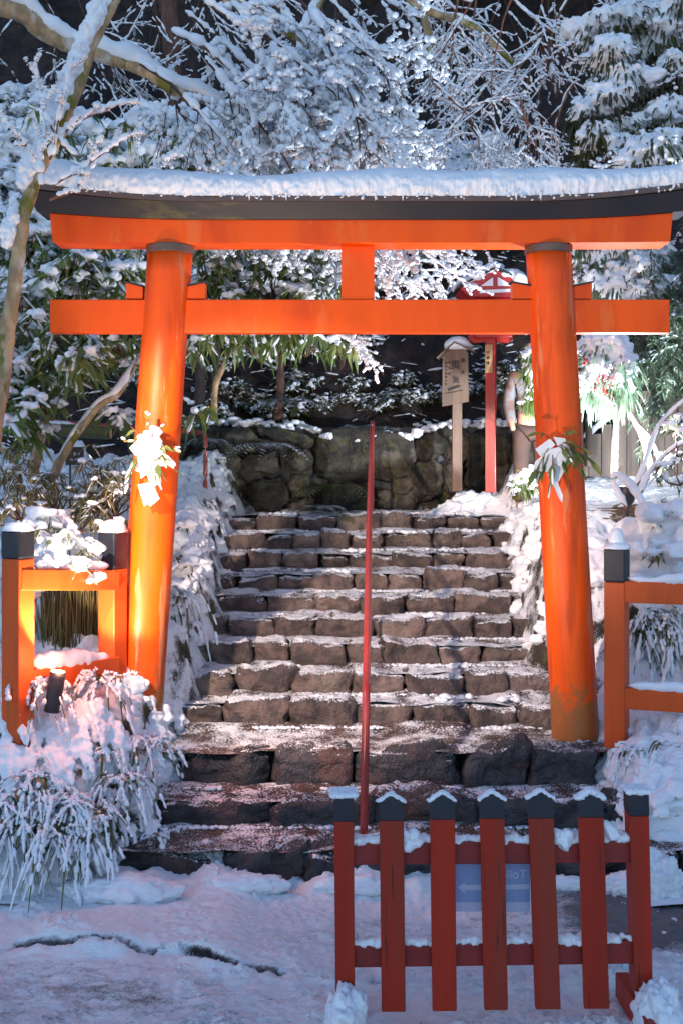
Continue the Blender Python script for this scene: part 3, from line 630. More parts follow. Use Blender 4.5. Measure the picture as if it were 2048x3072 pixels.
for z, s in ((1.49, .14), (.80, .135)):
    beam(fr, (e1[0]-.02, e1[1]+.02, z), (e1[0]+1.2*dr[0], e1[1]+1.2*dr[1], z+.0), .06, s, m_fence, 'rail')
post(fr, e1[0]+1.25*dr[0], e1[1]+1.25*dr[1]+.03, .3, 1.765, .135, AR, 1.55)
mb = MB(); snowcap(mb, (*q1, 1.768), .088, .045, rng); snowcap(mb, (q1[0], q1[1], 1.80), .05, .10, rng)
for z in (1.56, .868):
    t = np.linspace(-.0, 1.2, 50)[:, None]; pts = np.concatenate([e1+t*dr, np.full((50, 1), z)], 1); snow_strip(mb, pts, 0, .035, rng, 10, int(z*10), .6)
mb.build('snow', m_snow, fr, True)

# ================================================================== ground lamp with visible lens
lc = (-1.70, 6.86, .86)
lp = thing('spotlight', 'small black cylindrical spotlight standing in snow before the left fence', 'lamp', lc)
mb = MB(); T = nrm(np.array((.05, .0, .24))); pts = np.array(lc)+np.linspace(0, 1, 8)[:, None]*np.array((.035, 0, .235)); tube(mb, pts, .047, 24); mb.build('housing', m_metal, lp, True)
m_lens = bpy.data.materials.new('lamp_lens'); t_, N_, L_, b_ = nodes(m_lens); b_.inputs['Emission Color'].default_value = (1, .75, .5, 1); b_.inputs['Emission Strength'].default_value = 12
mb = MB(); tube(mb, [np.array(lc)+(.0352, 0, .2355), np.array(lc)+(.0355, 0, .238)], .040, 20); mb.build('lens', m_lens, lp)
lc2 = (2.25, 9.2, 1.80)
lp = thing('floodlight', 'dark round floodlight shining up beneath the bright bush on the right', 'lamp', lc2)
mb = MB(); lathe(mb, np.array(lc2)-(0, 0, .08), [(.015, .08), (.015, .26), (.05, .30), (.07, .36), (.075, .42), (.07, .425)], 24); mb.build('housing', m_metal, lp, True)
mb = MB(); lathe(mb, np.array(lc2)-(0, 0, .08), [(.06, .4255), (.06, .43)], 24); mb.build('lens', m_lens, lp)

# ================================================================== handrail
hr = thing('handrail', 'single red steel handrail climbing the middle of the stone steps', 'handrail', (.16, 6.95, .2))
pts = spline([P(1091, 2500, 6.75), P(1093, 2350, 6.77), P(1096, 2180, 6.8), P(1098, 2075, 6.85), P(1099, 2030, 6.98), P(1101, 1920, 7.35), P(1104, 1740, 8.1), P(1107, 1560, 9.1), P(1112, 1400, 10.2), P(1115, 1300, 11.05), P(1116, 1268, 11.4)], 60)
mb = MB(); tube(mb, pts, .0235, 16); mb.build('rail', m_rail, hr, True)
for y in (9.0, 11.25):
    i = np.argmin(abs(pts[:, 1]-y)); mb = MB(); tube(mb, [pts[i]-(0, 0, .02), (pts[i][0]+.0, pts[i][1]+.01, zstair(y)-.05)], .018, 12); mb.build('post', m_rail, hr, True)
mb = MB(); k = rng.integers(12, 58, 60); spindles(mb, pts[k], pts[k]+(0, .12, .03), rng.uniform(.003, .006, 60), rng, 5, .6, 4.0)
mb.build('ice', m_snow, hr, True)
# red pipe rail behind the left pillar
pr = thing('pipe_rail', 'dark red pipe railing beside the boulder wall behind the left pillar', 'railing', P(612, 1540, 10.9))
a = P(617, 1560, 10.9); b = P(617, 1310, 10.9); pts = [a, P(617, 1420, 10.9), P(617, 1325, 10.9), P(612, 1303, 10.95), P(596, 1297, 11.0), P(520, 1291, 11.0), P(290, 1275, 11.0), P(90, 1262, 11.1), P(-200, 1255, 11.1)]
mb = MB(); tube(mb, spline(pts, 60), .021, 12); mb.build('rail', m_rail, pr, True)
bp = thing('bamboo_pole', 'cut green bamboo pole lying level among the left shrubs', 'pole', P(330, 1297, 9.9))
mb = MB(); tube(mb, np.linspace(P(328, 1299, 9.9), P(-150, 1268, 9.9), 12), .056, 16); mb.build('culm', m_bamb, bp, True)
mb = MB(); a = P(331, 1299, 9.9); tube(mb, [a, a+(.008, 0, 0)], .05, 16); mb.build('cut_end', m_plaque, bp)
mb = MB(); snow_strip(mb, np.linspace(P(-100, 1268, 9.9), P(240, 1291, 9.9), 30), .05, .022, rng); mb.build('snow', m_snow, bp, True)

# ================================================================== text helper
def text(body, size, loc, mat_, parent, name, M=None, mirror=False, extr=.0012, stroke=0):
    cu = bpy.data.curves.new('t', 'FONT'); cu.body = body; cu.size = size; cu.extrude = extr; cu.offset = stroke; cu.align_x = 'CENTER'; cu.align_y = 'CENTER'
    ob = bpy.data.objects.new('t', cu); col.objects.link(ob); bpy.context.view_layer.update()
    me = bpy.data.meshes.new_from_object(ob.evaluated_get(bpy.context.evaluated_depsgraph_get())); bpy.data.objects.remove(ob)
    n = len(me.vertices)
    V = np.zeros(n*3, np.float32); me.vertices.foreach_get('co', V); V = V.reshape(-1, 3).astype(float)
    if mirror: V[:, 0] *= -1
    V = np.stack([V[:, 0], -V[:, 2], V[:, 1]], -1)
    if M is not None: V = V@np.array(M).T
    base = np.array(parent.matrix_basis.translation if parent.parent is None else parent['_o'])
    V = V+np.array(loc)-base; me.vertices.foreach_set('co', V.astype(np.float32).ravel())
    me.name = name; me.materials.clear(); me.materials.append(mat_); o = bpy.data.objects.new(name, me); col.objects.link(o); o.parent = parent; me.update(); return o

# ================================================================== wooden direction sign
SD = 11.3; sb = P(1370, 1468, SD)
sg = thing('wooden_signboard', 'roofed wooden signboard with black brush writing standing left of the red lantern post', 'sign', sb)
MS = rotz(R(-9)); MSt = MS@np.array(Matrix.Rotation(R(1.5), 3, 'Y'))
mb = MB(); bevel_box(mb, P(1370, 1335, SD)+(0, .02, 0), (.093, .07, .90), .004); mb.build('post', m_wood, sg)
bc = P(1364, 1132, SD)
x0, x1, zt, zb = -.118, .125, .27, -.262
mb = MB(); yy = (-.025, .02); pr_ = [(x0-.006, zb-.02), (x1+.006, zb+.025), (x1, zt-.03), (0, zt+.035), (x0, zt-.055)]
V = [(a, y, c) for y in yy for a, c in pr_]; V = np.array(V)@MS.T+bc
mb.poly(V, [[0,1,2,3,4], [9,8,7,6,5], [0,5,6,1], [1,6,7,2], [2,7,8,3], [3,8,9,4], [4,9,5,0]]); bd = mb.build('board', m_wood, sg)
for (s, ex, ez) in ((-1, -.165, .175), (1, .19, .235)):
    mb = MB(); a = np.array((-.0 if s < 0 else -.005, 0, zt+.055)); b = np.array((ex, 0, ez)); d = b-a; nrm_ = np.array((-d[2], 0, d[0])); nrm_ = nrm_/np.linalg.norm(nrm_)*(.012 if s > 0 else -.012)
    V = [q+np.array((0, y, 0)) for y in (-.12, .08) for q in (a, b, b+nrm_, a+nrm_)]; V = np.array(V)@MS.T+bc
    mb.poly(V, [[0,1,2,3], [7,6,5,4], [0,4,5,1], [1,5,6,2], [2,6,7,3], [3,7,4,0]]); mb.build('roof_board', m_wood, sg)
mb = MB(); U, Fc = ICO3; V = U*(.14, .10, .088); V[:, 2] = np.where(V[:, 2] < 0, V[:, 2]*.5, V[:, 2]); V *= (1+.08*fbm(U*2.5, 2, 3))[:, None]; V[:, 2] -= np.abs(V[:, 0])*.15
mb.add(V+bc+(.03, -.01, zt+.045), [Fc]); mb.build('snow_cap', m_snow, sg, True)
fy = -.030
def onboard(x, z): return np.array((x, fy, z))@MS.T+bc
for ch, x, z, s in (('奥', .005, .115, .095), ('宮', .012, -.03, .075), ('結', .075, .16, .042), ('社', .077, .045, .036)): text(ch, s, onboard(x, z), m_ink, bd, 'lettering', MS, stroke=.0008)
for i, ch in enumerate('御神木連理の杉'): text(ch, .024, onboard(-.086, .135-i*.034), m_ink, bd, 'lettering', MS)
for i, ch in enumerate('相生杉'): text(ch, .028, onboard(-.052, .14-i*.055), m_ink, bd, 'lettering', MS)
V = np.array([onboard(-.066, -.135), onboard(-.066, -.105), onboard(.036, -.072), onboard(.058, -.092)]); mb = MB(); V2 = V+(0, .003, 0); mb.poly(np.vstack([V, V2]), [[0,3,2,1], [4,5,6,7], [0,1,5,4], [1,2,6,5], [2,3,7,6], [3,0,4,7]]); mb.build('arrow', m_ink, bd)
text('To Okunomiya Shrine', .020, onboard(-.012, -.142), m_ink, bd, 'lettering', MS@np.array(Matrix.Rotation(R(-11), 3, 'Y')))

# ================================================================== red lantern on post
LD = 11.25; lb = P(1471, 1472, LD)
ln = thing('shrine_lantern', 'red wooden shrine lantern on a tall square post, roof under snow', 'lantern', lb)
mb = MB(); bevel_box(mb, P(1471, 1240, LD), (.098, .098, 1.52), .004, rotz(R(-14))); ps = mb.build('post', m_red, ln)
mb = MB(); pc = P(1465, 1076, LD-.062); bevel_box(mb, pc, (.072, .012, .272), .002, rotz(R(-14))); pq = mb.build('plaque', m_plaque, ln)
RZ = rotz(R(-14)); fr_ = np.array((0, -.0075, 0))@RZ.T
for i, ch in enumerate('京雲陽'): text(ch, .034, pc+fr_+np.array((-.008, 0, .055-i*.05)), m_ink, pq, 'lettering', RZ)
for i, ch in enumerate('貴船'): text(ch, .020, pc+fr_+np.array((.018, 0, .092-i*.04)), m_ink, pq, 'lettering', RZ)
for s in (-1, 1):
    mb = MB(); c0 = P(1471, 1020, LD); pts = [(.03, .05), (.21, .05), (.21, .0), (.17, -.03), (.05, -.02)]
    V = [c0+np.array((s*a, y, b)) for y in (-.04, .04) for a, b in pts]; mb.poly(V, [[0,1,2,3,4][::s], [9,8,7,6,5][::s], [0,5,6,1], [1,6,7,2], [2,7,8,3], [3,8,9,4]]); mb.build('bracket', m_red, ln)
bx = P(1473, 960, LD)
mb = MB(); bevel_box(mb, bx, (.30, .30, .30), .006); bxp = mb.build('lantern_box', m_white, ln)
mb = MB()
for a in (-1, 1):
    for b in (-1, 1): bevel_box(mb, bx+(a*.155, b*.155, 0), (.035, .035, .36), .003)
for z in (-.17, .0, .17):
    for b in (-1, 1): bevel_box(mb, bx+(0, b*.157, z), (.34, .02, .028), .002); bevel_box(mb, bx+(b*.157, 0, z), (.02, .34, .028), .002)
mb.build('frame', m_red, bxp)
ec = P(1480, 888, LD)   # eave level
def prism(mb, prof, y0, y1, c, holes=None):
    n = len(prof); V = [c+np.array((a, y, b)) for y in (y0, y1) for a, b in prof]
    mb.poly(V, [list(range(n)), [q+n for q in range(n)][::-1]]+[[a, a+n, (a+1) % n+n, (a+1) % n] for a in range(n)])
mb = MB(); prism(mb, [(-.27, -.04), (-.35, .035), (-.02, .21), (.33, .045), (.27, -.04)][::-1], -.27, .3, ec); gb = mb.build('gable', m_red, ln)
mb = MB()
prism(mb, [(-.16, .055), (-.045, .055), (-.045, .135)], -.276, -.272, ec); prism(mb, [(.0, .055), (.14, .055), (.0, .14)], -.276, -.272, ec)
for x in (-.225, .165): prism(mb, [(x, .04), (x+.035, .04), (x+.035, .075), (x, .075)], -.276, -.272, ec)
prism(mb, [(-.17, -.015), (.17, .0), (.17, .03), (-.17, .015)], -.277, -.272, ec); mb.build('paper_panel', m_white, gb)
mb = MB()
for s, ex in ((-1, -.385), (1, .38)):
    prof = [(-.02, .215), (ex, .03), (ex, .05), (-.02, .24)]
    prism(mb, prof if s > 0 else prof[::-1], -.30, .33, ec)
mb.build('roof', m_black, ln)
mb = MB(); X = rng.uniform(-.34, .34, 70); Y = rng.uniform(-.27, .28, 70); blobs(mb, ec+np.stack([X, Y, .25-np.abs(X+.02)*.52], -1), rng.uniform(.05, .085, 70), rng, ICO2, .7, .2); mq = MB(); fuse(mb, mq, .015); mq.build('snow', m_snow, ln, True)

# little dark plate sign on the left
sc = P(225, 1368, 9.6)
sp = thing('plate_sign', 'small dark brown plate with white characters standing in snow at left', 'sign', sc-(0, 0, .35))
mb = MB(); bevel_box(mb, sc, (.15, .012, .15), .003); pl = mb.build('plate', m_dark, sp)
mb = MB(); tube(mb, [sc+(-.04, .012, -.05), sc+(-.04, .012, -.45)], .009, 8); mb.build('stake', m_metal, sp)
text('雲 キ', .028, sc+(.02, -.008, .015), m_white, pl, 'lettering'); text('No 7718', .024, sc+(.005, -.008, -.03), m_white, pl, 'lettering')

# ================================================================== picket barrier in the foreground
BY = 4.97
def px(x, y, D=BY): return P(x, y, D)
bar = thing('picket_barrier', 'free standing dark red picket barrier with black pointed tops in the right foreground', 'barrier', px(1480, 3010))
sl = [  # x0top,x1top,x0bot,x1bot,ytop,yshoulder,ycap,ybot
 (1001, 1060, 1006, 1064, 2380, 2386, 2459, 2988), (1136, 1208, 1143, 1214, 2378, 2400, 2453, 3022), (1286, 1360, 1294, 1366, 2373, 2398, 2450, 3020),
 (1434, 1507, 1448, 1518, 2370, 2394, 2447, 3017), (1578, 1652, 1600, 1675, 2366, 2390, 2446, 3015), (1727, 1801, 1745, 1820, 2368, 2390, 2444, 3013), (1880, 1939, 1898, 1952, 2370, 2372, 2443, 2978)]
for i, (a, b, c, d, yt, ysn, yc, yb) in enumerate(sl):
    th = .03 if i not in (0, 6) else .10; y0 = -.045 if i not in (0, 6) else -.03
    def zz(y): return EYE-(y-HY)/F*BY
    def xx_(x): return (x-1024)/F*BY
    zc, zs, zt, zb = zz(yc), zz(ysn), zz(yt), zz(yb); f = (zc-zb)/(zs-zb)
    xa, xb, xc, xd = xx_(a), xx_(b), xx_(c), xx_(d); xac, xbc = lerp(xc, xa, f), lerp(xd, xb, f)
    def pris(prof, y0, y1, nm, m, par):
        mb = MB(); n = len(prof); V = [(p[0], y, p[1]) for y in (y0, y1) for p in prof]
        mb.poly(V, [list(range(n)), [q+n for q in range(n)][::-1]]+[[k, k+n, (k+1) % n+n, (k+1) % n] for k in range(n)])
        o = mb.build(nm, m, par); md = o.modifiers.new('bevel', 'BEVEL'); md.width = .004; md.segments = 2; md.limit_method = 'ANGLE'; return o
    p_ = pris([(xc, zb), (xd, zb), (xbc, zc), (xac, zc)], BY+y0, BY+y0+th, 'slat', m_dred, bar)
    xm = (xa+xb)/2
    prof = [(xac-.001, zc+.0005), (xbc+.001, zc+.0005), (xb+.001, zs), (xm, zt), (xa-.001, zs)] if i not in (0, 6) else [(xac-.001, zc+.0005), (xbc+.001, zc+.0005), (xb+.001, zt-.01), (xa-.001, zt-.01)]
    pris(prof, BY+y0-.001, BY+y0+th+.001, 'cap', m_black, p_)
    mb = MB(); n = 16; X = np.linspace(xa-.004, xb+.004, n); top = zt-(zt-zs)*np.abs(X-xm)/(abs(xb-xm)) if i not in (0, 6) else np.full(n, zt-.008)
    for yy in np.linspace(BY+y0+.004, BY+y0+th-.004, 2 if th < .05 else 5): blobs(mb, np.stack([X, np.full(n, yy)+rng.uniform(-.004, .004, n), top+.006], -1), rng.uniform(.007, .012, n)+(.006 if i in (0, 5, 6) else 0), rng, ICO1, .8)
    mq = MB(); fuse(mb, mq, .004, .002, 1, 110); mq.build('snow_cap', m_snow, p_, True)
rails = []
for (ya, yb, yc_, yd) in ((2530, 2595, 2520, 2588), (2835, 2905, 2822, 2894)):
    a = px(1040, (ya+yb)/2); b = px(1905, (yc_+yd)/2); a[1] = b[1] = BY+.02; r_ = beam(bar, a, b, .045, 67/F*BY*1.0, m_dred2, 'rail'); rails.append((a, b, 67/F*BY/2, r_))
mb = MB()
for q, (a, b, hh, r_) in enumerate(rails):
    n = 170; t = rng.uniform(0, 1, n); nz = vnoise(np.stack([t*9+q*20, t*0, t*0], -1), 12); C = a+(b-a)*t[:, None]; C[:, 2] += hh+.002+rng.uniform(-.004, .012, n); C[:, 1] += rng.uniform(-.018, .018, n)
    blobs(mb, C, rng.uniform(.012, .022, n)*(1+.5*np.clip(nz, 0, 1)), rng, ICO1, .9)
for (x, y) in ((1225, 2520), (1240, 2505), (1220, 2535), (1250, 2525), (1205, 2500), (1675, 2515), (1690, 2530), (1665, 2500), (1700, 2505), (1830, 2490), (1815, 2475), (1835, 2505)):
    c = px(x, y); c[1] = BY-.005; blobs(mb, [c], [.026], rng, ICO2, .95)
mq = MB(); fuse(mb, mq, .006, .0025, 1, 90); mq.build('snow', m_snow, bar, True)
for x, y in ((1035, 3040), (1910, 3010)):     # feet
    c = px(x, y+20); mb = MB(); f_ = np.array((c[0], BY+.02, 0.0)); bevel_box(mb, (c[0]-(.0), BY-.02, -.01), (.06, .52, .11), .006, rotz(R(2))); mb.build('foot', m_dred, bar)
mb = MB(); mound(mb, (px(1040, 3040)[0], BY-.10, -.03), (.085, .16, .16), rng); mb.build('foot_snow', m_snow, bar, True); mb = MB(); mound(mb, (px(1950, 3010)[0], BY-.12, .0), (.085, .13, .15), rng); mound(mb, (px(1975, 3060)[0], BY-.16, -.05), (.10, .13, .10), rng)
mb.build('foot_snow', m_snow, bar, True)
# translucent toilet sign fixed behind
m_sheet = bpy.data.materials.new('blue_plastic'); t_, N_, L_, b_ = nodes(m_sheet); b_.inputs['Base Color'].default_value = (.28, .38, .66, 1); b_.inputs['Roughness'].default_value = .35; b_.inputs['Alpha'].default_value = .93
m_lite = mat('pale_print', (.50, .56, .74), None, 5, .4, 0)
ts = thing('toilet_sign', 'translucent blue direction sign seen from behind the barrier slats, Toilet in mirrored letters', 'sign', px(1475, 2735)+(0, .06, 0))
SY = BY+.052
mb = MB(); a = px(1362, 2592, SY); b = px(1588, 2706, SY); bevel_box(mb, ((a[0]+b[0])/2, SY, (a[2]+b[2])/2), (b[0]-a[0], .004, a[2]-b[2]), .001); shp = mb.build('sheet', m_sheet, ts)
mb = MB(); a = px(1362, 2706, SY); b = px(1588, 2734, SY); bevel_box(mb, ((a[0]+b[0])/2, SY, (a[2]+b[2])/2-.0005), (b[0]-a[0], .004, a[2]-b[2]), .001); mb.build('lower_band', m_lite, ts)
mb = MB(); k = F/SY; c0 = px(1369, 2662, SY); V = [(0, 0), (.038, -.025), (.034, -.011), (.31, -.006), (.31, .014), (.034, .011), (.038, .024)]
V = [np.array((c0[0]+x, SY-.0035, c0[2]+z)) for x, z in V]; V2 = [v+(0, .001, 0) for v in V]; n = 7; mb.poly(V+V2, [list(range(n))]+[[i, i+n, (i+1) % n+n, (i+1) % n] for i in range(n)]); mb.build('arrow', m_lite, shp)
text('Toilet', .054, px(1533, 2624, SY-.004), m_lite, shp, 'lettering', None, True, .0005, .001)

# ================================================================== vegetation generators
def grow(rg, p, d, L, r, lev, out, wander=.25, droop=.0, steps=9, side=(.35, .6), shrink=.55, flat=.6, dens=1.0):
    """recursive twig: out collects (A,B,ra,rb,level)"""
    d = nrm(np.array(d, float)); p = np.array(p, float); st_ = L/steps; side_s = rg.choice((-1, 1))
    for i in range(steps):
        d = nrm(d+rg.normal(0, wander, 3)*(1, 1, .6)*.5+np.array((0, 0, -droop*.12)))
        q = p+d*st_; f0, f1 = 1-i/steps*.75, 1-(i+1)/steps*.75
        out.append((p, q, r*f0, r*f1, lev))
        if lev > 0 and i >= 1 and rg.random() < dens:
            h = np.cross(d, (0, 0, 1)); h = nrm(h) if np.linalg.norm(h) > .05 else np.array((1., 0, 0))
            v = np.cross(h, d); side_s = -side_s; a = rg.uniform(.45, 1.0)
            nd = d*math.cos(a)+(h*side_s*flat+v*rg.normal(0, 1-flat*.6))*math.sin(a)
            grow(rg, q, nd, L*rg.uniform(*side)*(1-.45*i/steps)*1.05, r*shrink*f1, lev-1, out, wander*1.15, droop, max(4, steps-2), side, shrink, flat, dens)
        p = q
def twigs(out, mbark, msnow, rg, snow_r=.016, kmin=0, snow_p=.85, rmin=.0022, steep=.85):
    A = np.array([o[0] for o in out]); B = np.array([o[1] for o in out]); ra = np.array([o[2] for o in out]); rb = np.array([o[3] for o in out])
    segs(mbark, A, B, np.maximum(ra, rmin), np.maximum(rb, rmin), 5)
    T = nrm(B-A); k = (rg.random(len(A)) < snow_p) & (np.abs(T[:, 2]) < steep)
    r = snow_r*rg.uniform(.45, 1.3, len(A))+ra*.9
    ex = (B-A)*.12; spindles(msnow, (A-ex)[k], (B+ex)[k], r[k], rg, 6, .85, .75)

def shrub_proto(name, label, seed, rad, nwh, leafL, leafW, nl, m_lf, snow_blob=.05, stem=True, droop=.55, blobp=.8, leaf_snow=.4, flatz=.75, buds=False, group=None, shell=.5, cat='shrub'):
    r = np.random.default_rng(seed); t = thing(name, label, cat, (0, 0, 0), group)
    d = nrm(r.normal(0, 1, (nwh, 3))); rr = rad*r.uniform(shell, 1, nwh)**.6; C = d*rr[:, None]*(1, 1, flatz); C *= (1+.25*vnoise(d*2.3, seed))[:, None]; C[:, 2] += rad*flatz*.9
    C = C[C[:, 2] > rad*.12]; n = len(C)
    ml = MB(); ms = MB(); mbk = MB()
    az = r.uniform(0, 2*math.pi, (n, nl))+0; el = r.uniform(-.35, .45, (n, nl)); o_ = np.stack([np.cos(az)*np.cos(el), np.sin(az)*np.cos(el), np.sin(el)], -1)
    base = np.repeat(C[:, None], nl, 1)+o_*.006; base = base.reshape(-1, 3); oo = o_.reshape(-1, 3)
    Ls = leafL*r.uniform(.65, 1.2, len(base)); Cn = leaves(ml, base, oo, Ls, leafW*r.uniform(.8, 1.2, len(base)), droop*r.uniform(.5, 1.5, len(base)), r)
    k = r.random(len(base)) < leaf_snow; spindles(ms, Cn[k, 0]*.7+Cn[k, 1]*.3, Cn[k, 2]*.8+Cn[k, 3]*.2, leafW*r.uniform(.22, .5, k.sum()), r, 6, .5, .7)
    k = r.random(n) < blobp; Ck = np.repeat((C+(0, 0, snow_blob*.3))[k], 2, 0); Ck = Ck+r.normal(0, 1, Ck.shape)*(snow_blob*.6, snow_blob*.5, snow_blob*.2); mq = MB(); blobs(mq, Ck, snow_blob*r.uniform(.3, 1.0, len(Ck)), r, ICO2, .75, .6); fuse(mq, ms, .02, .008, 1, 30)
    if stem:
        root = np.array((0, 0, -.1)); 
        for i in range(0, n, max(1, n//60)):
            mid = C[i]*(.45, .45, .5)+r.normal(0, .04, 3); pts = spline([root+(C[i]*(.12, .12, 0)), mid, C[i]], 7); tube(mbk, pts, np.linspace(.014, .004, 7)*rad/.6, 5, cap=False)
        mbk.build('stems', m_barkd, t, True)
    ml.build('foliage', m_lf, t, True); ms.build('snow', m_snow, t, True)
    if buds:
        mb = MB(); k = r.random(n) < .35; blobs(mb, C[k]+(0, 0, .01), np.full(k.sum(), .014), r, ICO1); mb.build('buds', m_yel, t, True)
    return t

# --- hillside shrubs
GH = 'snow laden shrubs covering the hillside'
LH = 'snow laden evergreen shrub on the dark hillside behind the gate'
protoA = shrub_proto('evergreen_shrub', LH, 1, .75, 420, .15, .042, 7, m_leafs, .075, group=GH, blobp=.9, leaf_snow=.7)
protoB = shrub_proto('evergreen_shrub', LH, 2, .95, 620, .11, .036, 7, m_leafs, .10, group=GH, blobp=.9, leaf_snow=.7, flatz=.6)
protoC = shrub_proto('evergreen_shrub', LH, 3, .6, 260, .13, .05, 6, m_leafs, .085, group=GH, blobp=.95, leaf_snow=.8)
def on_ray(pxx, pyy, f=hillz, lo=11.9, hi=40):
    Ds = np.linspace(lo, hi, 500); Q = np.array([P(pxx, pyy, D) for D in Ds]); g = Q[:, 2]-f(Q[:, 0], Q[:, 1])
    k = np.argmax(g < 0); return Q[k] if g[k] < 0 else Q[-1]
spots = []
for i, (a, b) in enumerate([(40, 560), (170, 520), (300, 470), (90, 420), (430, 500), (560, 530), (690, 520), (500, 420), (640, 430), (790, 480), (820, 540), (40, 330), (940, 520),
        (1010, 480), (880, 440), (1100, 540), (1250, 530), (1450, 535), (20, 700), (210, 700), (330, 640), (60, 860), (200, 840), (620, 760), (740, 700), (820, 810), (690, 850), (560, 860), (920, 760), (1200, 700), (1350, 640)]):
    q = on_ray(a, b+110); spots.append(q)
for i, q in enumerate(spots):
    src = (protoA, protoB, protoC)[i % 3]; sc_ = rng.uniform(.75, 1.2); a = rng.uniform(0, 6.28)
    if i < 3: src.location = [float(v) for v in q]; src.rotation_euler = (0, 0, a)
    else: clone(src, q, a, sc_)
# --- low snowy undergrowth above the wall
GU = 'low plants above the boulder wall'
protoU = shrub_proto('undergrowth_plant', 'low snow dusted plant growing above the boulder wall', 21, .22, 60, .10, .03, 6, m_leafd, .03, group=GU, blobp=.6, leaf_snow=.4, flatz=.5, stem=False, cat='plant')
upx = [(640, 1262), (760, 1240), (850, 1262), (930, 1240), (985, 1228), (1050, 1215), (1120, 1238), (1180, 1225), (1240, 1215), (1300, 1210), (1060, 1170), (1210, 1160), (900, 1180), (1420, 1190), (700, 1190), (1500, 1150), (1545, 1200)]
for i, (a, b) in enumerate(upx):
    q = on_ray(a, b); 
    if i == 0: protoU.location = [float(v) for v in q]
    else: clone(protoU, q, rng.uniform(0, 6.28), rng.uniform(.7, 1.3))
# --- ferns
def fern(t, c, n, L, rg, mlf):
    ml = MB()
    for i in range(n):
        a = rg.uniform(0, 6.28); d = np.array((math.cos(a), math.sin(a)*.7-.3, .75)); pts = [np.array(c, float)+d*L*s+np.array((0, 0, -.95*L*s*s)) for s in np.linspace(0, 1, 14)]
        for j in range(1, 14):
            T = nrm(pts[j]-pts[j-1]); h = nrm(np.cross(T, (0, 0, 1))); w = L*.26*math.sin(math.pi*(j/14)**.7)+.01
            leaves(ml, [pts[j], pts[j]], [h+T*.4, -h+T*.4], w, L*.05, .2, rg, .1, .2)
    return ml
GF = 'ferns at the boulder wall'
for i, (a, b, D, L, lab) in enumerate(((800, 1350, 11.65, .45, 'dark green fern hanging over the wall top left of the rail'), (1000, 1470, 11.5, .42, 'pale frond fern growing from the middle of the boulder wall'), (965, 1530, 11.45, .32, 'small green fern at the foot of the boulder wall'), (870, 1215, 12.1, .4, 'drooping fern on the slope above the wall'), (620, 1330, 11.4, .3, 'drooping fern behind the left gate pillar'))):
    c = P(a, b, D); t = thing('fern', lab, 'fern', c, GF); fern(t, c, 14, L, np.random.default_rng(40+i), None).build('fronds', m_leafd if i != 1 else m_grass, t, True)
# --- hillside litter
mb = MB(); n = 5200; X = rng.uniform(-3.5, 3.2, n); Y = rng.uniform(12.05, 16.5, n); Z = hillz(X, Y)+.01; a = rng.uniform(0, 3.14, n); l = rng.uniform(.04, .22, n)
segs(mb, np.stack([X, Y, Z], -1), np.stack([X+np.cos(a)*l, Y+np.sin(a)*l*.6, Z+rng.uniform(-.02, .10, n)], -1), np.full(n, .004), np.full(n, .002), 3)
mb2 = MB(); k = rng.random(n) < .3; spindles(mb2, np.stack([X, Y, Z], -1)[k], np.stack([X+np.cos(a)*l, Y+np.sin(a)*l*.6, Z+.03], -1)[k], rng.uniform(.006, .016, k.sum()), rng, 5)
o = mb.build('twig_litter', m_litter, None); tag(o, 'dead twigs and stalks littering the slope above the wall', 'litter', kind='stuff')
o = mb2.build('litter_snow', m_snow, None, True); tag(o, 'thin snow caught on the dead twigs of the slope', 'snow', kind='stuff')

# --- bare trunks on the hillside
def trunk_tree(name, label, pts, r0, r1, m, twn=6, seed=0, group=None, snow=.3, cat='tree'):
    rg = np.random.default_rng(seed); pts = spline(pts, 26); t = thing(name, label, cat, pts[0], group)
    mb = MB(); tube(mb, pts, np.linspace(r0, r1, 26), 12, .15, seed); mb.build('trunk', m, t, True)
    if twn:
        out = []
        for i in range(twn):
            j = rg.integers(8, 26); a = rg.uniform(0, 6.28); grow(rg, pts[j], (math.cos(a), math.sin(a)*.5, .3), rg.uniform(.5, 1.1), r1*.4, 2, out, .3)
        m1 = MB(); m2 = MB(); twigs(out, m1, m2, rg, .012, snow_p=.8); cr = m1.build('branches', m_twig, t, True); m2.build('snow', m_snow, t, True)
    return t
def tp(a, b, c, d, D0, D1): return [P(a, b, D0), (P(a, b, D0)+P(c, d, D1))/2+(.04, 0, 0), P(c, d, D1)]
trunk_tree('pine_tree', 'reddish bare trunk at the top left beside the dark forest', tp(535, 420, 480, -200, 17, 17.5), .15, .12, m_barkr, 0, 5)
trunk_tree('young_tree', 'thin mossy trunk standing on the slope above the wall, left of centre', tp(835, 1262, 825, 980, 12.1, 12.6), .05, .035, m_barkr, 3, 6)
trunk_tree('young_tree', 'thin trunk on the slope between the handrail and the mossy trunk', tp(1012, 1195, 1020, 950, 12.6, 12.9), .035, .03, m_barkr, 2, 7)
trunk_tree('young_tree', 'left one of two forking stems left of the signboard', tp(1235, 1140, 1205, 960, 13, 13.2), .045, .035, m_barkr, 2, 8)
trunk_tree('young_tree', 'right one of two forking stems left of the signboard', tp(1240, 1140, 1262, 900, 13.03, 13.3), .05, .035, m_barkr, 2, 9)
trunk_tree('young_tree', 'brown trunk close behind the left gate pillar', tp(600, 1240, 575, 900, 12.2, 12.6), .06, .045, m_barkd, 2, 10)
trunk_tree('young_tree', 'slender forked trunk just right of the left pillar', tp(618, 1250, 660, 920, 12.4, 12.6), .04, .03, m_barkd, 1, 11)
GC = 'dark cedar trunks in the forest'
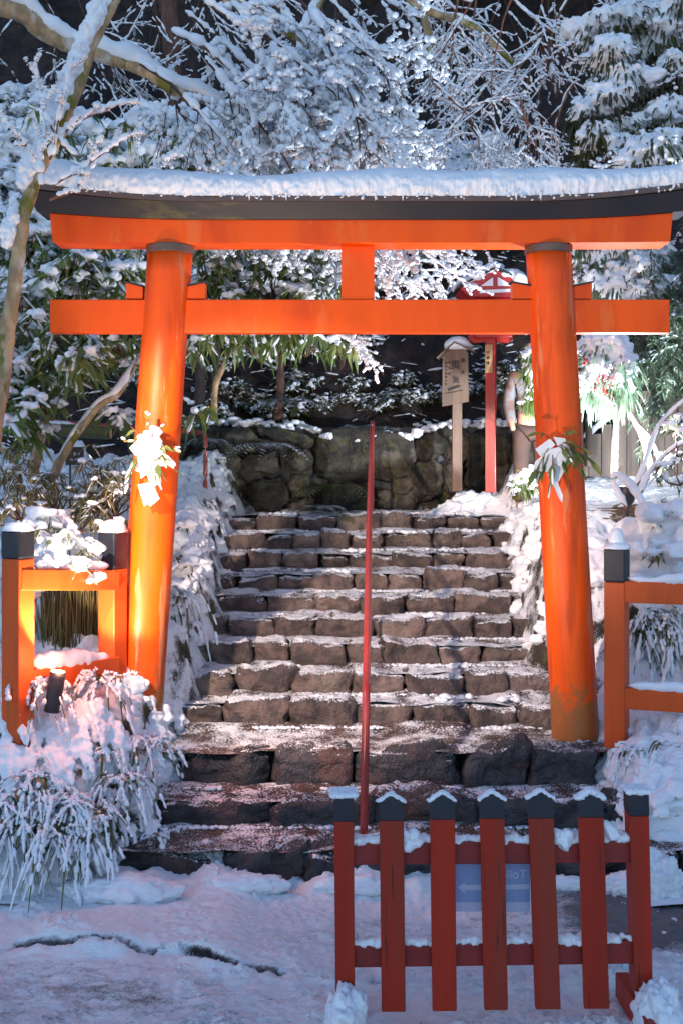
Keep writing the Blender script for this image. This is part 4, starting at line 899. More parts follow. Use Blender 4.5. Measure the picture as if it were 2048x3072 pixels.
for i, a in enumerate((60, 150, 300, 390, 640, 760, 900, 1080, 1260, 1400, 1560, 1690, 1800, 1960)):
    D = 21+rng.uniform(0, 9); b = P(a, 0, D); z0 = float(hillz(b[0], b[1])); top = np.array((b[0]+rng.uniform(-.5, .5), b[1], z0+15)); base = np.array((b[0], b[1], z0-.5))
    t = thing('cedar_tree', 'dark cedar trunk deep in the night forest', 'tree', base, GC); mb = MB(); tube(mb, spline([base, (base+top)/2, top], 10), np.linspace(.28, .18, 10), 12, .1, i); mb.build('trunk', m_barkd, t, True)
    ml = MB(); rg = np.random.default_rng(300+i); n = 1500; h = rg.uniform(.15, 1, n); az = rg.uniform(0, 6.28, n); rad = (1.15-h)*2.4*rg.uniform(.3, 1, n)
    C = base+np.stack([np.cos(az)*rad, np.sin(az)*rad, 2.0+h*13-rad*.35], -1); leaves(ml, C, np.stack([np.cos(az), np.sin(az), np.full(n, -.3)], -1), .5, .22, .6, rg); ml.build('crown', m_nightleaf, t, True)

# ================================================================== the big snowy maple canopy
def maple(name, label, limbs, sprays, seed, snow_r, base, m_tw=m_twig, limbm=m_bark, dens=.9):
    rg = np.random.default_rng(seed); t = thing(name, label, 'tree', base)
    for pts, r0, r1, sn in limbs:
        q = spline(pts, 48); q += np.stack([.02*vnoise(q*3+(5, 0, 0)), .0*q[:, 1], .015*vnoise(q*4)], -1)
        mb = MB(); tube(mb, q, np.linspace(r0, r1, 48), 14, .2, seed); lb_ = mb.build('limb', limbm, t, True)
        if sn: mb = MB(); snow_strip(mb, q, np.linspace(r0, r1, 48), np.linspace(sn, sn*.7, 48), rg, 14, seed, .3, .6); mb.build('snow', m_snow, lb_, True)
    out = []
    for (a, b, r, lev, dr) in sprays:
        a = np.array(a); b = np.array(b); grow(rg, a, b-a, float(np.linalg.norm(b-a)), r, lev, out, .2, dr, 10, dens=dens)
    m1 = MB(); m2 = MB(); twigs(out, m1, m2, rg, snow_r); m1.build('twigs', m_tw, t, True); m2.build('twig_snow', m_snow, t, True)
    print(name, len(out)); return t
D9 = 9.6
limb = [P(-60, 0, 8.6), P(60, 35, 8.7), P(120, 90, 8.8), P(200, 135, 8.9), P(300, 165, 9.0), P(420, 205, 9.2), P(520, 262, 9.3), P(600, 285, 9.4), P(700, 345, 9.5)]
sprays = []
for a, b in (((420, 190), (900, 480)), ((480, 240), (760, 560)), ((560, 270), (1000, 420)), ((600, 290), (1180, 560)), ((640, 320), (960, 620)), ((520, 100), (1050, 330)), ((560, -40), (1080, 260)), ((640, -60), (1200, 160)),
             ((700, 20), (1250, 330)), ((760, -80), (1150, 480)), ((850, -60), (1230, 520)), ((820, 80), (1270, 450)), ((900, -100), (1330, 260)), ((560, 40), (900, 330)), ((700, 160), (1120, 500)), ((620, 180), (980, 560)), ((880, 160), (1240, 560)), ((950, -80), (1060, 400))):
    D = D9+rng.uniform(-.8, 1.3); sprays.append((P(*a, D), P(*b, D+rng.uniform(-.5, .5)), .016, 3, .5))
maple('maple_tree', 'big maple with thick snowy limb and dense snowy twigs above the middle of the gate', [(limb, .075, .035, .085),
   ([P(680, -10, 9.7), P(760, 30, 9.7), P(850, 85, 9.7), P(920, 125, 9.7), P(960, 210, 9.8)], .05, .03, .06), ([P(1000, -60, 9.9), P(930, 60, 9.8), P(900, 160, 9.7), P(930, 300, 9.7)], .04, .02, .04)], sprays, 11, .026, P(-60, 300, 8.6))
# lower spray in the gate opening, reddish twigs
sprays = [(P(*a, D), P(*b, D+.2), .009, 2, .25) for a, b, D in (((1000, 680), (1330, 780), 9.7), ((1060, 700), (1350, 830), 9.8), ((1150, 670), (1430, 750), 9.9), ((1040, 740), (1280, 860), 9.6), ((1120, 660), (1380, 790), 9.6), ((1100, 780), (1260, 880), 9.7), ((1250, 680), (1450, 735), 9.9))]
sprays += [(P(1000, 1000, 9.2), P(1175, 1085, 9.1), .006, 1, .3), (P(960, 980, 9.2), P(1130, 1040, 9.2), .006, 2, .3)]
maple('maple_tree', 'low maple branch with reddish snow dotted twigs in the gate opening before the lantern', [], sprays, 13, .016, P(1000, 700, 9.7), m_twigr, dens=.72)
# sparse curly tree at the upper right, in front of darkness
sprays = []
for a, b in (((1500, -100), (1180, 250)), ((1450, -100), (1250, 420)), ((1560, -80), (1420, 400)), ((1650, -80), (1480, 480)), ((1700, 0), (1520, 350)), ((1380, -60), (1320, 300)), ((1620, 120), (1350, 480)), ((1300, 0), (1480, 260)), ((1350, 150), (1700, 330)), ((1700, 60), (1280, 180)), ((1720, 250), (1500, 560)), ((1480, 260), (1680, 520)), ((1420, 300), (1200, 500)), ((1250, -60), (1700, 120)), ((1560, 300), (1650, 600)), ((1150, 200), (1420, 520)), ((1300, 250), (1560, 520)), ((1540, 0), (1760, 240))):
    D = rng.uniform(12, 14.5); sprays.append((P(*a, D), P(*b, D+rng.uniform(-.6, .6)), .014, 3, .25))
maple('maple_tree', 'bare crooked tree with thin snowed twigs before the dark sky at upper right', [([P(1150, -120, 13), P(1260, 20, 13), P(1420, 80, 13), P(1540, 190, 13.2)], .06, .03, .035), ([P(1230, -100, 13), P(1270, 60, 13), P(1290, 150, 13), P(1240, 230, 13)], .05, .03, .03)], sprays, 17, .0125, P(1500, 200, 13), m_twigr, dens=.62)

sprays = []
for i in range(20):
    x0 = -100+i*95; D = rng.uniform(15, 18.5); sprays.append((P(x0, -160, D), P(x0+rng.uniform(-160, 260), rng.uniform(220, 420), D+rng.uniform(-.6, .6)), .013, 3, .3))
maple('maple_tree', 'far dim trees whose fine frosted twigs fill the darkness along the top', [], sprays, 19, .014, P(700, 200, 17), m_twig, dens=.62)

# ================================================================== leaning tree in the left foreground
tr = thing('leaning_tree', 'leaning mossy grey tree in front of the left end of the gate', 'tree', P(-30, 1700, 7.2))
TD = 7.25
tpts = spline([P(-60, 1500, TD), P(-10, 1250, TD), P(25, 1000, TD), P(50, 800, TD), P(75, 640, TD), P(112, 520, TD), P(175, 390, TD), P(232, 270, TD), P(275, 150, TD), P(320, 60, TD), P(380, -60, TD)], 70)
tpts[:, 0] += .012*vnoise(tpts*5)
mb = MB(); tube(mb, tpts, np.interp(np.linspace(0, 1, 70), [0, .3, .5, .62, .75, 1], [.056, .044, .041, .046, .031, .019]), 16, .16, 3); tk = mb.build('trunk', m_bark, tr, True)
mb = MB(); rg = np.random.default_rng(5)
for i in range(150):
    j = rg.integers(14, 69); p = tpts[j]; k = vnoise(p[None]*2.2, 4)[0]
    if k > -.25: blobs(mb, p+np.stack([-.055+rg.uniform(-.025, .015, 5), rg.uniform(-.06, .02, 5), rg.uniform(-.03, .05, 5)], -1), rg.uniform(.012, .036, 5), rg, ICO2, 1.1, .6)
mq = MB(); fuse(mb, mq, .009, .005, 1, 50); mq.build('snow', m_snow, tk, True)
out = []
for a, b in (((232, 470), (0, 300)), ((150, 480), (215, 190)), ((155, 560), (370, 395)), ((140, 440), (375, 285)), ((110, 470), (0, 330)), ((150, 600), (300, 500)), ((125, 560), (110, 300))):
    grow(rg, P(*a, TD-.12), P(*b, TD-.2)-P(*a, TD-.12), float(np.linalg.norm(P(*b, TD)-P(*a, TD))), .009, 2, out, .25, 0, 8, (.2, .4), dens=.55)
m1 = MB(); m2 = MB(); twigs(out, m1, m2, rg, .018, snow_p=.9, steep=2); m1.build('twigs', m_twigr, tr, True); m2.build('twig_snow', m_snow, tr, True)

# ================================================================== rhododendron-like shrubs behind left pillar
def big_shrub(name, label, trunks, clusters, seed, lL=.17, lW=.045, nl=8, m_lf=m_leaf, bl=.05, lsn=.35, group=None, buds=True, base=None, blobp=.75, cat='shrub', barkm=m_bark, droop=.7):
    """clusters: (px,py,D,spread_px,count)"""
    rg = np.random.default_rng(seed); b0 = base if base is not None else trunks[0][0][0]; t = thing(name, label, cat, b0, group)
    for pts, r0, r1, sn in trunks:
        q = spline(pts, 30); q[:, 0] += .012*vnoise(q*6, seed); mb = MB(); tube(mb, q, np.linspace(r0, r1, 30), 12, .2, seed); k = mb.build('trunk', barkm, t, True)
        if sn: mb = MB(); snow_strip(mb, q[4:], np.linspace(r0, r1, 26), np.full(26, sn), rg, 10, seed, .4, .7); mb.build('snow', m_snow, k, True)
    ml, ms, mt = MB(), MB(), MB(); CC = []
    for (cx, cy, D, sp, n) in clusters:
        c = P(cx, cy, D)+rg.normal(0, 1, (n, 3))*np.array((sp/F*D*.5, .16, sp/F*D*.42)); CC.append(c)
        h = P(cx, cy+sp*.6, D)
        for q in c[::2]: tube(mt, spline([h, (h+q)/2+rg.normal(0, .02, 3), q], 6), np.linspace(.008, .003, 6), 5, cap=False)
    C = np.concatenate(CC); n = len(C); az = rg.uniform(0, 6.28, (n, nl)); el = rg.uniform(-.4, .4, (n, nl)); o_ = np.stack([np.cos(az)*np.cos(el), np.sin(az)*np.cos(el), np.sin(el)], -1).reshape(-1, 3)
    base_ = np.repeat(C, nl, 0)+o_*.006; Cn = leaves(ml, base_, o_, lL*rg.uniform(.6, 1.2, len(base_)), lW*rg.uniform(.8, 1.2, len(base_)), droop*rg.uniform(.4, 1.6, len(base_)), rg)
    k = rg.random(len(base_)) < lsn; spindles(ms, Cn[k, 0]*.6+Cn[k, 1]*.4, Cn[k, 2]*.7+Cn[k, 3]*.3, lW*rg.uniform(.2, .45, k.sum()), rg, 6, .55, .7)
    k = rg.random(n) < blobp; Ck = np.repeat((C+(0, 0, bl*.3))[k], 3, 0); Ck = Ck+rg.normal(0, 1, Ck.shape)*(bl*.75, bl*.6, bl*.25); mq = MB(); blobs(mq, Ck, bl*rg.uniform(.35, 1.0, len(Ck)), rg, ICO2, .7, .5); fuse(mq, ms, max(.009, bl*.2), .005, 1, 50)
    if not trunks or True: mt.build('twigs', m_twig, t, True)
    ml.build('foliage', m_lf, t, True); ms.build('snow', m_snow, t, True)
    if buds: mb = MB(); k = rg.random(n) < .3; blobs(mb, C[k]+(0, -.01, .015), np.full(k.sum(), .012), rg, ICO1); mb.build('buds', m_yel, t, True)
    return t
big_shrub('rhododendron', 'big leaved shrub with forked yellowish trunks and yellow buds left of the gate', 
   [([P(95, 1560, 8.9), P(98, 1440, 8.9), P(130, 1288, 8.9), P(170, 1157, 8.9), P(262, 1013, 8.9)], .05, .028, 0), ([P(155, 1520, 8.8), P(163, 1431, 8.8), P(215, 1327, 8.8), P(294, 1222, 8.8), P(353, 1180, 8.8), P(420, 1070, 8.9)], .038, .022, .025),
    ([P(60, 1480, 8.7), P(45, 1390, 8.7), P(0, 1340, 8.7), P(-60, 1300, 8.7)], .03, .02, .015)],
   [(200, 1060, 8.8, 120, 16), (300, 1030, 8.9, 110, 13), (140, 1190, 8.6, 90, 7), (60, 1130, 8.7, 100, 10), (240, 1110, 8.7, 60, 5), (60, 1290, 8.6, 70, 6), (30, 1020, 8.8, 120, 14), (370, 1020, 8.9, 70, 8), (20, 1190, 8.8, 80, 10), (370, 1230, 8.9, 35, 3)], 51, .20, .06)
big_shrub('rhododendron', 'shrub with hanging green leaves in a row below the lower beam of the gate', [([P(640, 1260, 10.8), P(650, 1150, 10.7), P(700, 1040, 10.6)], .035, .02, 0)],
   [(690, 985, 10.2, 90, 9), (760, 1005, 10.2, 100, 10), (840, 1010, 10.2, 100, 11), (920, 1015, 10.2, 90, 10), (1000, 1015, 10.2, 80, 8), (590, 1060, 10.2, 50, 4), (600, 1225, 10.3, 40, 3), (590, 980, 10.2, 60, 6)], 52, .16, .06, m_lf=m_leaf, droop=.95, blobp=.9, bl=.045)
big_shrub('rhododendron', 'snowy big leaved shrub showing between the two beams left of the strut', [], 
   [(620, 810, 10.6, 130, 22), (720, 800, 10.8, 130, 22), (820, 830, 10.8, 120, 20), (900, 850, 10.7, 120, 20), (980, 800, 11, 110, 16), (660, 880, 10.5, 100, 12), (1000, 880, 10.8, 80, 10)], 53, .17, .045, bl=.06, lsn=.5, base=P(780, 1250, 11.5))
big_shrub('rhododendron', 'snowy big leaved shrub behind the left end of the gate beams', [],
   [(120, 780, 9.6, 140, 26), (240, 800, 9.6, 140, 26), (360, 800, 9.6, 130, 22), (70, 880, 9.5, 120, 18), (210, 880, 9.5, 130, 18), (340, 860, 9.6, 110, 14), (30, 700, 9.8, 120, 20), (160, 700, 9.8, 120, 16), (20, 960, 9.5, 90, 12), (400, 860, 9.7, 70, 8)], 54, .17, .047, bl=.065, lsn=.5, base=P(150, 1350, 10))
big_shrub('rhododendron', 'snowy shrub with pale green drooping leaves just above the gate roof', [],
   [(450, 480, 10.6, 140, 22), (560, 500, 10.6, 120, 22), (660, 490, 10.6, 120, 22), (740, 520, 10.6, 110, 16), (360, 500, 10.6, 120, 18), (260, 470, 10.6, 120, 16)], 55, .17, .045, m_lf=m_leaf, bl=.08, lsn=.6, base=P(500, 900, 11.6), blobp=.95, droop=1.0)

# ================================================================== right side evergreens
def snowy_bough(name, label, blobs_px, seed, m_lf, leafL=.07, base=None, nleaf=60, rmul=1, group=None, berries=None, hang=.5, cat='tree', lw=.25):
    """blobs_px: (px,py,D,radius_px) heaps of snow with foliage hanging beneath"""
    rg = np.random.default_rng(seed); t = thing(name, label, cat, base if base is not None else P(*blobs_px[0][:3]), group); ms, ml, mt, mq = MB(), MB(), MB(), MB()
    root = np.array(base if base is not None else P(*blobs_px[0][:3]))
    for (cx, cy, D, rp) in blobs_px:
        r = rp/F*D; c = P(cx, cy, D); n = 16
        off = nrm(rg.normal(0, 1, (n, 3)))*(1, .8, .6)*r*rg.uniform(.3, .85, (n, 1)); blobs(mq, c+off, r*rg.uniform(.2, .5, n)*rmul, rg, ICO2, .75, .6, 3.0)
        off = nrm(rg.normal(0, 1, (n*4, 3)))*(1.05, .8, .75)*r*rg.uniform(.7, 1.1, (n*4, 1)); blobs(mq, c+off, r*rg.uniform(.07, .18, n*4), rg, ICO2, .7, .5)
        k = nleaf; d = nrm(rg.normal(0, 1, (k, 3))*(1, 1, .7)+(0, 0, -hang)); b = c+d*r*rg.uniform(.5, 1.05, (k, 1))
        leaves(ml, b, d+(0, 0, -.3), leafL*rg.uniform(.5, 1.2, k), leafL*lw, .7, rg)
        out = []; grow(rg, c-(0, 0, r*.3), rg.normal(0, 1, 3)*(1, .6, .2)+(0, 0, -.2), r*1.6, .01, 2, out, .3, .4, 6); twigs(out, mt, ms, rg, .014, snow_p=.5)
    fuse(mq, ms, .013, .010, 1, 28); mt.build('branches', m_twig, t, True); ml.build('foliage', m_lf, t, True); ms.build('snow', m_snow, t, True)
    if berries:
        mb = MB(); 
        for (cx, cy, D, sp, n) in berries: c = P(cx, cy, D); blobs(mb, c+rg.normal(0, 1, (n, 3))*(sp/F*D*.35, .03, sp/F*D*.8), np.full(n, .010), rg, ICO1, 1)
        mb.build('berries', m_berry, t, True)
    return t
snowy_bough('conifer', 'tall evergreen loaded with heaps of bluish white snow at the upper right corner',
   [(1790, 90, 10.5, 75), (1860, 60, 10.5, 70), (1930, 40, 10.6, 70), (1830, 160, 10.3, 70), (2000, 90, 10.5, 80), (1900, 150, 10.6, 60), (1770, 330, 10.2, 60), (1830, 290, 10.2, 75), (1880, 240, 10.3, 80), (1790, 400, 10.1, 55), (1740, 350, 10.2, 40), (1960, 250, 10.4, 60), (2030, 200, 10.3, 70), (2010, 330, 10.2, 70),
    (1860, 440, 10.0, 55), (1960, 440, 9.8, 75), (1920, 480, 9.8, 80), (2030, 470, 9.9, 60), (1880, 380, 10.2, 55), (1770, 450, 10.2, 45), (2040, 20, 10.4, 60), (1950, 340, 10.4, 45)], 61, m_leafd, .11, P(1980, 1300, 10.8), 150)
snowy_bough('conifer', 'brightly lit snowy evergreen between the beams right of the gate',
   [(1740, 720, 10.5, 55), (1800, 760, 10.5, 60), (1860, 740, 10.5, 60), (1910, 800, 10.4, 70), (1960, 760, 10.5, 60), (1850, 850, 10.4, 70), (1930, 880, 10.3, 60), (1780, 850, 10.5, 55), (1990, 860, 10.3, 50), (1740, 800, 10.6, 40)], 62, m_leafg, .09, P(1900, 1350, 11), 170)
snowy_bough('nandina', 'bright white snow loaded bush with red berries behind the right pillar',
   [(1800, 1040, 9.6, 70), (1850, 1060, 9.6, 60), (1760, 1060, 9.6, 50), (1780, 1110, 9.5, 50), (1850, 1130, 9.5, 55), (1870, 1090, 9.5, 45), (1760, 1150, 9.5, 40), (1810, 1170, 9.5, 40), (1865, 1165, 9.5, 35)], 63, m_leafg, .13, P(1850, 1420, 9.8), 70, berries=[(1806, 1150, 9.42, 34, 46), (1752, 1090, 9.45, 16, 10), (1830, 1145, 9.4, 20, 8)], hang=.9, cat='bush', lw=.2)
snowy_bough('nandina', 'small leaved bush with snow peeping out left of the right pillar',
   [(1600, 1060, 10.3, 32), (1595, 1110, 10.3, 32), (1605, 1160, 10.3, 30), (1590, 1200, 10.3, 22), (1570, 1440, 10.2, 40)], 64, m_leaf, .08, P(1620, 1420, 10.4), 130, cat='bush')
# feathery green bush at far right
ft = thing('weeping_bush', 'feathery pale green weeping bush lit brightly at the right edge', 'bush', P(2020, 1450, 10.4))
rg = np.random.default_rng(71); ml, mt, ms = MB(), MB(), MB(); out = []
for i in range(46):
    a = P(rg.uniform(1960, 2200), rg.uniform(600, 1080), rg.uniform(10, 11)); b = P(rg.uniform(1870, 2080), rg.uniform(820, 1230), rg.uniform(9.8, 10.6)); b[2] = min(b[2], a[2]-.02)
    grow(rg, a, b-a, float(np.linalg.norm(b-a))*.9+.1, .006, 1, out, .22, .5, 9, (.3, .5))
B = np.array([o[1] for o in out]); A = np.array([o[0] for o in out]); T = nrm(B-A)
for s in (-1, 1, -1, 1, -1, 1):
    h = nrm(np.cross(T, (0, 0, 1)))*s; leaves(ml, B-(B-A)*rg.uniform(0, 1, (len(A), 1)), h+T*.7+rg.normal(0, .35, h.shape), .075*rg.uniform(.5, 1.3, len(A)), .010, .35, rg)
twigs(out, mt, ms, rg, .010, snow_p=.30); mt.build('branches', m_twig, ft, True); ml.build('foliage', m_leafg, ft, True); ms.build('snow', m_snow, ft, True)

# timber fence at the right back
tf = thing('timber_fence', 'plain unpainted timber board fence behind the right pillar', 'fence', P(1850, 1430, 11.6))
FD = 11.7
for (xa, xb, ya, yb, D) in ((1757, 1772, 1195, 1400, 11.5), (1840, 1868, 1190, 1400, 11.4)):
    c = P((xa+xb)/2, (ya+yb)/2, D); mb = MB(); bevel_box(mb, c, ((xb-xa)/F*D, .09, (yb-ya)/F*D), .004); mb.build('post', m_woodg, tf)
for i, x in enumerate(range(1745, 2240, 38)):
    top = 1330-(x-1745)*.75 if x < 1870 else 1135-(x-1870)*.30
    c = P(x, (top+1430)/2, FD); mb = MB(); bevel_box(mb, c, (36/F*FD, .025, (1430-top)/F*FD), .003); mb.build('board', m_woodg, tf)
mb = MB(); beam(tf, P(1740, 1180, 11.5), P(2240, 1180, 11.5), .05, .05, m_woodg, 'cross_rail'); snow_strip(mb, np.linspace(P(1742, 1322, FD), P(1862, 1226, FD), 20), 0, .03, rng); mb.build('snow', m_snow, tf, True)
dp = thing('gate_pole', 'dark reddish pole standing close behind the right pillar', 'pole', P(1733, 1430, 11.2)); mb = MB(); tube(mb, [P(1735, 1440, 11.2), P(1730, 1150, 11.2)], .05, 14); mb.build('shaft', m_barkr, dp, True)
# right bare snowy saplings in front of the timber fence
GT = 'snow lined bare shoots rising from the right snow bank'
for i, (pts, r, sn, lab) in enumerate((([P(1902, 1475, 9.0), P(1940, 1370, 9.0), P(1970, 1290, 9.0), P(2010, 1240, 9.0), P(2080, 1180, 9.0)], .014, .022, 'upper snow lined shoot curving right over the right snow bank'),
        ([P(1918, 1488, 8.95), P(1945, 1425, 8.95), P(1985, 1375, 8.95), P(2030, 1340, 8.9), P(2090, 1320, 8.9)], .012, .02, 'lower snow lined shoot curving right over the right snow bank'),
        ([P(2010, 1600, 8.7), P(1975, 1560, 8.7), P(1930, 1520, 8.7), P(1895, 1470, 8.7), P(1855, 1432, 8.7), P(1835, 1440, 8.7), P(1850, 1480, 8.7), P(1880, 1530, 8.7)], .010, .026, 'hooked bare branch under thick snow behind the right fence'),
        ([P(1978, 1460, 9.6), P(1975, 1380, 9.6), P(1945, 1310, 9.6), P(1900, 1260, 9.6), P(1870, 1190, 9.6)], .022, 0, 'pale leaning stem below the bright berry bush'),
        ([P(1840, 1420, 9.8), P(1845, 1300, 9.8), P(1850, 1190, 9.8)], .035, 0, 'upright grey stem carrying the bright berry bush'),
        ([P(1960, 1440, 9.7), P(1930, 1320, 9.7), P(1890, 1240, 9.7), P(1865, 1190, 9.7)], .035, .0, 'pale leaning trunk below the bright bush'))):
    t = thing('bare_shoot', lab, 'branch', pts[0], GT); q = spline(pts, 40); mb = MB(); tube(mb, q, np.linspace(r, r*.6, 40), 10, .15, i); mb.build('stem', m_woodg if i > 2 else m_twigr, t, True)
    if sn: mb = MB(); snow_strip(mb, q, r, sn, rng, 12, i, .4); mb.build('snow', m_snow, t, True)

# ================================================================== grasses, sedges, leafy clumps
def grass(label, c, n, L, rg, wdt=.012, snow=.6, dirx=0, m=None, group=None, name='grass_clump', diry=-.5, up=.9, sr=.013, droop=1.5):
    t = thing(name, label, 'grass', c, group); ml, ms = MB(), MB(); c = np.array(c, float)
    az = rg.uniform(0, 6.28, n); d = np.stack([np.cos(az)*.8+dirx, np.sin(az)*.5+diry, np.full(n, up)*rg.uniform(.5, 1.3, n)], -1); d = nrm(d); l = L*rg.uniform(.5, 1.15, n); K = 15
    T = np.linspace(0, 1, K); b = c+rg.normal(0, 1, (n, 3))*(.05, .04, .01)
    C = b[:, None]+d[:, None]*(T[None, :, None]*l[:, None, None]); C[..., 2] -= (droop*l*rg.uniform(.6, 1.3, n))[:, None]*T[None]**2.1
    side = nrm(np.cross(d, (0, 0, 1)))[:, None]; w = wdt*(1-T**2.5)[None, :, None]*.5+.0008
    V = np.stack([C-side*w, C+side*w+(0, 0, .002)], 2); q = np.array([[2*j, 2*j+1, 2*j+3, 2*j+2] for j in range(K-1)]); ml.add(V, [q[None]+np.arange(n)[:, None, None]*K*2])
    nz = fbm(np.repeat(C[:, :, None], 1, 2)[:, :, 0]*16, 2, 7)
    for j in range(1, K-1):
        k = (nz[:, j]+.9*(snow-.45) > rg.uniform(-.25, .25, n)); m_ = k.sum()
        if m_:
            jt = rg.normal(0, .003, (m_, 3)); spindles(ms, C[k, j-1]*.3+C[k, j]*.7+jt, C[k, j+1]*.7+C[k, j]*.3+(C[k, j+1]-C[k, j])*.5+jt, sr*rg.uniform(.5, 1.2, m_), rg, 6, .85, .45)
    ml.build('blades', m or m_grass, t, True); ms.build('snow', m_snow, t, True); return t
GG = 'snow laden sedge clumps on the left foreground bank'
gl = [(30, 2370, 6.68, .36, 55), (110, 2340, 6.72, .34, 50), (200, 2400, 6.62, .34, 60), (70, 2450, 6.58, .32, 50), (290, 2430, 6.62, .28, 40), (240, 2500, 6.5, .26, 36), (-20, 2400, 6.62, .34, 40), (160, 2470, 6.52, .30, 40), (380, 2330, 6.8, .22, 22), (320, 2250, 6.9, .18, 14)]
for i, (a, b, D, L, n) in enumerate(gl):
    c = P(a, b, D); c[2] = max(c[2], float(terrain(c[0], c[1]))+.02); grass('arching sedge clump weighed down by snow on the left foreground bank', c, int(n*.8), L, np.random.default_rng(100+i), .017, 0.80, .12, None, GG, sr=.0125, up=.5)
sp_ = [(585, 2190, 7.3, .30, 26, 'snow tipped sedge hanging over the left end of the first steps'), (545, 2260, 7.15, .26, 22, 'sedge clump with drooping blades by the second step at left'), (470, 2330, 7.0, .38, 30, 'sedge clump with dark green blades beside the lowest left step'),
       (430, 2230, 7.1, .3, 26, 'small sedge tuft in the pink lit snow left of the steps'), (530, 1790, 8.8, .45, 26, 'long thin sedge blades drooping beside the left pillar'), (560, 1600, 9.6, .3, 24, 'grass tuft in snow between the left pillar and the upper steps'),
       (310, 2040, 7.25, .36, 34, 'snowy sedge hanging over the lower rail of the left fence'), (110, 2050, 6.95, .30, 24, 'snowy sedge standing beside the near left fence post'), (520, 2070, 7.7, .3, 20, 'thin sedge at the foot of the left pillar'), (610, 1410, 10.6, .3, 20, 'wiry grass tuft on the snow by the pipe railing'),
       (1700, 2250, 7.3, .14, 14, 'snow covered grass tuft at the foot of the right pillar'), (1900, 2080, 7.35, .30, 8, 'broad green blades rising before the right fence rail'), (2020, 2090, 7.3, .34, 8, 'broad green blades at the right picture edge'), (1760, 2400, 7.0, .2, 30, 'short mossy grass under the right snow mound')]
for i, (a, b, D, L, n, lab) in enumerate(sp_):
    c = P(a, b, D); tz = float(terrain(c[0], c[1])); c[2] = tz+.02 if (c[2] < tz or c[2] > tz+.3) else c[2]; grass(lab, c, n, L, np.random.default_rng(140+i), .016 if i != 11 else .02, .6 if i not in (4,) else .25, .1, None, None, sr=.014)
GW = 'long bladed weeds on the dark slope behind the right fence'
for i in range(6):
    c = P(1910+i*32, 1840+rng.uniform(-20, 50), 8.45); grass('long drooping weed with snow caught on its leaves behind the right fence', c, 28, .34, np.random.default_rng(170+i), .02, .55, 0, None, GW, sr=.014, name='weed_clump')
# reeds under the left rail (upright)
t = thing('reed_bed', 'stand of straw green reeds under snow seen between the left fence posts', 'reeds', P(240, 1980, 8.2)); ml = MB(); rg = np.random.default_rng(77); n = 420
X = rg.uniform(-2.1, -1.52, n); Y = rg.uniform(8.0, 8.5, n); Z = terrain(X, Y)-.05; hh = rg.uniform(.28, .5, n)
segs(ml, np.stack([X, Y, Z], -1), np.stack([X+rg.normal(0, .03, n), Y+rg.normal(-.02, .03, n), Z+hh], -1), np.full(n, .006), np.full(n, .0035), 4); ml.build('stalks', m_reed, t, True)
ms = MB(); X = rg.uniform(-2.2, -1.5, 90); blobs(ms, np.stack([X, rg.uniform(7.98, 8.5, 90), terrain(X, X*0+8.2)+.46+rg.uniform(-.03, .05, 90)], -1), rg.uniform(.05, .11, 90), rg, ICO2, .55); ms.build('snow', m_snow, t, True)
mb = MB(); rg = np.random.default_rng(404); n = 330
X = rg.uniform(-2.4, -1.12, n); Y = rg.uniform(6.62, 7.12, n); Z = terrain(X, Y); A_ = np.stack([X, Y, Z+.015], -1)
ln_ = rg.uniform(.10, .26, n); B_ = A_+np.stack([.35*ln_+rg.normal(0, .03, n), -ln_*.75, np.zeros(n)], -1); B_[:, 2] = np.maximum(terrain(B_[:, 0], B_[:, 1])+.01, B_[:, 2]-ln_*.8)
spindles(mb, A_, (A_+B_)/2+(0, 0, .02), rg.uniform(.018, .036, n), rg, 7, .8, .3); spindles(mb, (A_*.6+B_*.4)+(0, 0, .02), B_, rg.uniform(.014, .028, n), rg, 7, .8, .2)
X = rg.uniform(1.5, 2.6, 260); Y = rg.uniform(6.95, 7.5, 260); A_ = np.stack([X, Y, terrain(X, Y)+.01], -1); B_ = A_+(-.04, -.12, -.05); spindles(mb, A_, B_, rg.uniform(.02, .045, 260), rg, 7, .8, .3)
m2_ = MB(); fuse(mb, m2_, .010, .006, 1, 45); o = m2_.build('snow_drapes', m_snow, None, True); tag(o, 'snow draped in soft fingers over the bent plants of the foreground banks', 'snow', kind='stuff')
# leafy snow bushes around the left fence
big_shrub('bamboo_bush', 'snow covered leafy bush drooping over the top rail of the left fence', [], [(150, 1590, 7.5, 50, 10), (175, 1650, 7.4, 70, 14), (240, 1650, 7.6, 50, 9), (215, 1705, 7.3, 40, 8)], 81, .085, .014, 9, m_lf=m_leaf, bl=.06, lsn=.5, buds=False, base=P(200, 1900, 7.5), blobp=1.0, cat='bush')
big_shrub('bamboo_bush', 'dwarf bamboo with pale edged leaves on the bank left of the gate', [], [(60, 1500, 8.2, 110, 26), (170, 1480, 8.3, 110, 26), (280, 1470, 8.3, 110, 26), (350, 1500, 8.3, 80, 18), (330, 1590, 8.1, 60, 12), (240, 1550, 8.1, 80, 14), (110, 1440, 8.5, 90, 14), (30, 1400, 8.6, 80, 10), (300, 1430, 8.7, 90, 12), (370, 1400, 8.8, 60, 8)], 82, .11, .016, 8, m_lf=m_reed, bl=.026, lsn=.3, buds=False, base=P(200, 1800, 8.3), blobp=.6, cat='bush', droop=.9)
big_shrub('bamboo_bush', 'snow clad evergreen bush growing behind the right fence', [], [(1960, 1640, 8.5, 110, 14), (2030, 1600, 8.5, 100, 14), (1930, 1690, 8.4, 80, 10), (2040, 1700, 8.4, 90, 12)], 83, .07, .028, 7, m_lf=m_leaf, bl=.10, lsn=.5, buds=False, base=P(1990, 1800, 8.6), blobp=1.0, cat='bush')
